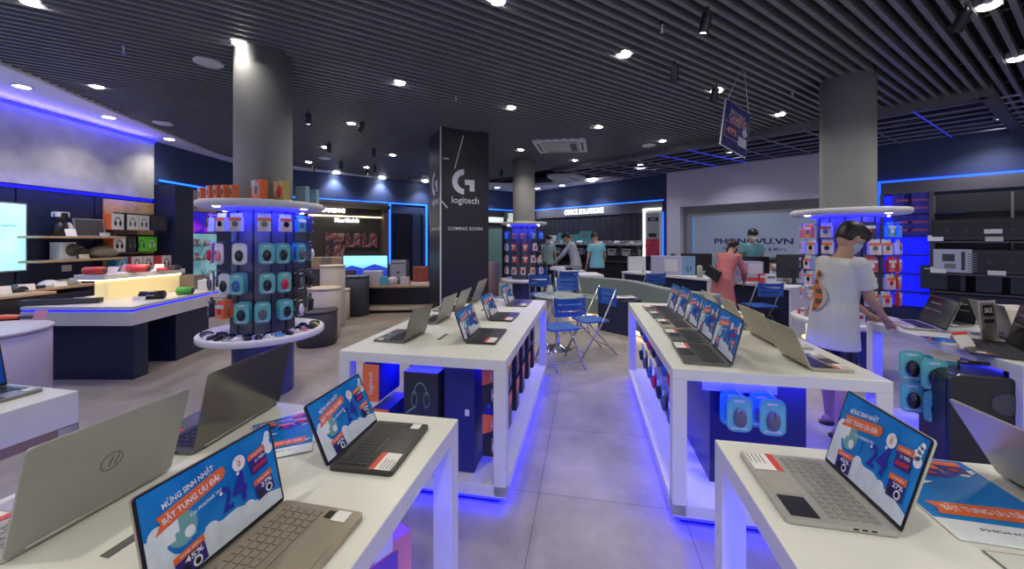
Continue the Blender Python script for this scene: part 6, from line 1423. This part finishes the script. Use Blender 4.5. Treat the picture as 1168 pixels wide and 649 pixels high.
for k, (px, py) in enumerate(((141, 54), (755, 30), (520, 110), (681, 161), (904, 106))):
    p = cp(px, py); t = MB().tube([(0, 0, .05), (0, 0, -.05)], .008).lathe([(.0001, -.055), (.02, -.055), (.022, -.05), (.0001, -.048)], 12, cap=False).lathe([(.02, -.0), (.02, .01)], 12).build('sprinkler', chrome); t.matrix_world = T(*p); tag(t, ['small sprinkler at the upper left', 'small sprinkler right of centre near the top edge', 'small sprinkler over the dark pillar', 'small sprinkler beyond the ceiling cassette', 'small sprinkler left of the right column'][k], 'sprinkler', 'ceiling sprinklers')
def cassette(label, corners):
    ps = [cp(*c, ZC - .03) for c in corners]; t = thing('air_cassette', label, 'air conditioner', T(*ps[0]), 'ceiling air conditioners'); o = ps[0]; qs = [q - o for q in ps]
    c = sum(qs, Vector()) / 4
    MB().prism([(q.x, q.y) for q in qs], 0, .09).build('frame', C_WHITE, t, bevel=.006)
    inn = [c + (q - c) * .72 for q in qs]; MB().prism([(q.x, q.y) for q in inn], -.008, 0).build('grille', M('grille_pale', (.45, .44, .42), .5), t)
    a = [c + (q - c) * .84 for q in qs]; mb = MB()
    for i in range(4):
        p0, p1 = a[i], a[(i + 1) % 4]; d = (p1 - p0); n = Vector((-d.y, d.x, 0)).normalized() * .02; s0, s1 = p0 + d * .1, p1 - d * .1; mb.prism([(v.x, v.y) for v in (s0 - n, s1 - n, s1 + n, s0 + n)], -.003, 0)
    mb.build('air_slot', dgrey, t)
    f0 = qs[1] * .93 + qs[0] * .07; MB().prism([(v.x, v.y) for v in [c + (qs[1] - c) * .62 , c + (qs[2] - c) * .62, c + (qs[2] - c) * .62 + (qs[0] - qs[1]) * .12, c + (qs[1] - c) * .62 + (qs[0] - qs[1]) * .12]], -.012, -.008).build('louvre', dgrey, t)
cassette('white ceiling air cassette near the centre, before the far column', [(607, 162), (668, 160), (670, 173.5), (616, 175)]); cassette('second white ceiling air cassette at the edge of the grid ceiling', [(624, 202), (655, 201), (668, 205), (633, 208)])
# hanging sale sign
hs = Q(839, 147, 4.1)
t = thing('hanging_sign', 'navy sale sign hanging from the slat ceiling before the grid bay', 'sign', T(*hs) @ RZ(30) @ RY(12))
MB().box(-.235, .235, -.006, .006, -.25, .25).build('board', C_WHITE, t)
mb = MB(); mb.at(T(0, -.0072, 0) @ RX(90)); quad(mb, -.23, -.245, .23, .245, 0, 0); quad(mb, -.20, -.14, .06, .03, .0008, 1); quad(mb, -.193, -.133, .053, .023, .0012, 2)
mb.at(T(0, -.009, .15) @ RX(90) @ RZ(-2)); mb.text('BÃO SALE', .06, 3, .01, w=.26, h=.05); mb.at(T(.02, -.009, .09) @ RX(90)); mb.text('GAMING', .06, 4, .015, w=.34, h=.07); mb.at(T(.03, -.009, .045) @ RX(90)); mb.text('PHONG VU', .04, 3, w=.3, h=.03)
mb.at(T(-.07, -.0095, -.06) @ RX(90)); mb.text('49%', .06, 4, .015, w=.19, h=.075); mb.at(T(0, -.0072, 0) @ RX(90)); quad(mb, .06, -.16, .21, -.06, .001, 3); circ(mb, .16, -.0, .045, .001, 3)
mb.build('print', [M('sign_violet', (.03, .03, .16), .4, noise=.6, nscale=14), M('sign_line', (.6, .3, .7), .4), M('sign_dark', (.03, .015, .10), .4), C_WHITE, M('sign_peach', (.75, .35, .25), .4)], t)
MB().tube([(-.2, 0, .25), (-.02, 0, ZC - hs.z + .05)], .003).tube([(.2, 0, .25), (.02, 0, ZC - hs.z + .05)], .003).build('string', C_WHITE, t)
# cable box lights: blue wash lights at the foot of left racks, warm lamps on the alcove etc.
def spot_at(p, d, e, ang, col): return spot(Vector(p), e, ang, col, .6, .05, d)
add_area('cove_lamp', FL_ @ T(yl / 2 + 1.2, -.22, ZS - .14) @ RX(180), yl - 3, .05, 26, (.13, .11, 1.))
add_area('cove_lamp', FL_ @ T(yl / 2 + 1.2, -.14, 2.24) @ RX(180), yl - 3, .04, 7, (.06, .06, 1.))
add_area('cove_lamp', FL_ @ T(yl / 2 + 1.2, -.12, 2.17), yl - 3, .05, 8, (.06, .06, 1.))
add_area('riser_lamp', T(r0.x + .25, r0.y + .3, 1.3), .3, .5, 1.5, (1, .8, .45))
p = pts[10]
# ================================================================ WORLD + CAMERA
w = bpy.data.worlds.new('world'); SC.world = w; w.use_nodes = True; w.node_tree.nodes['Background'].inputs['Color'].default_value = (.75, .82, 1., 1); w.node_tree.nodes['Background'].inputs['Strength'].default_value = 1.0
cam = bpy.data.cameras.new('camera'); co = bpy.data.objects.new('camera', cam); COL.objects.link(co)
co.location = (0, 0, H); co.rotation_euler = (R(90), 0, 0); cam.sensor_width = 36; cam.lens = 36 * F / 1168; cam.shift_y = -(324.5 - HY) / 1168; cam.shift_x = 0; cam.clip_start = .05
SC.camera = co
SC.view_settings.view_transform = 'Standard'; SC.view_settings.look = 'None'; SC.view_settings.exposure = .2; SC.view_settings.gamma = 1; SC.view_settings.use_curve_mapping = False
SC.cycles.max_bounces = 8; SC.cycles.caustics_reflective = False; SC.cycles.caustics_refractive = False; SC.cycles.sample_clamp_indirect = 6
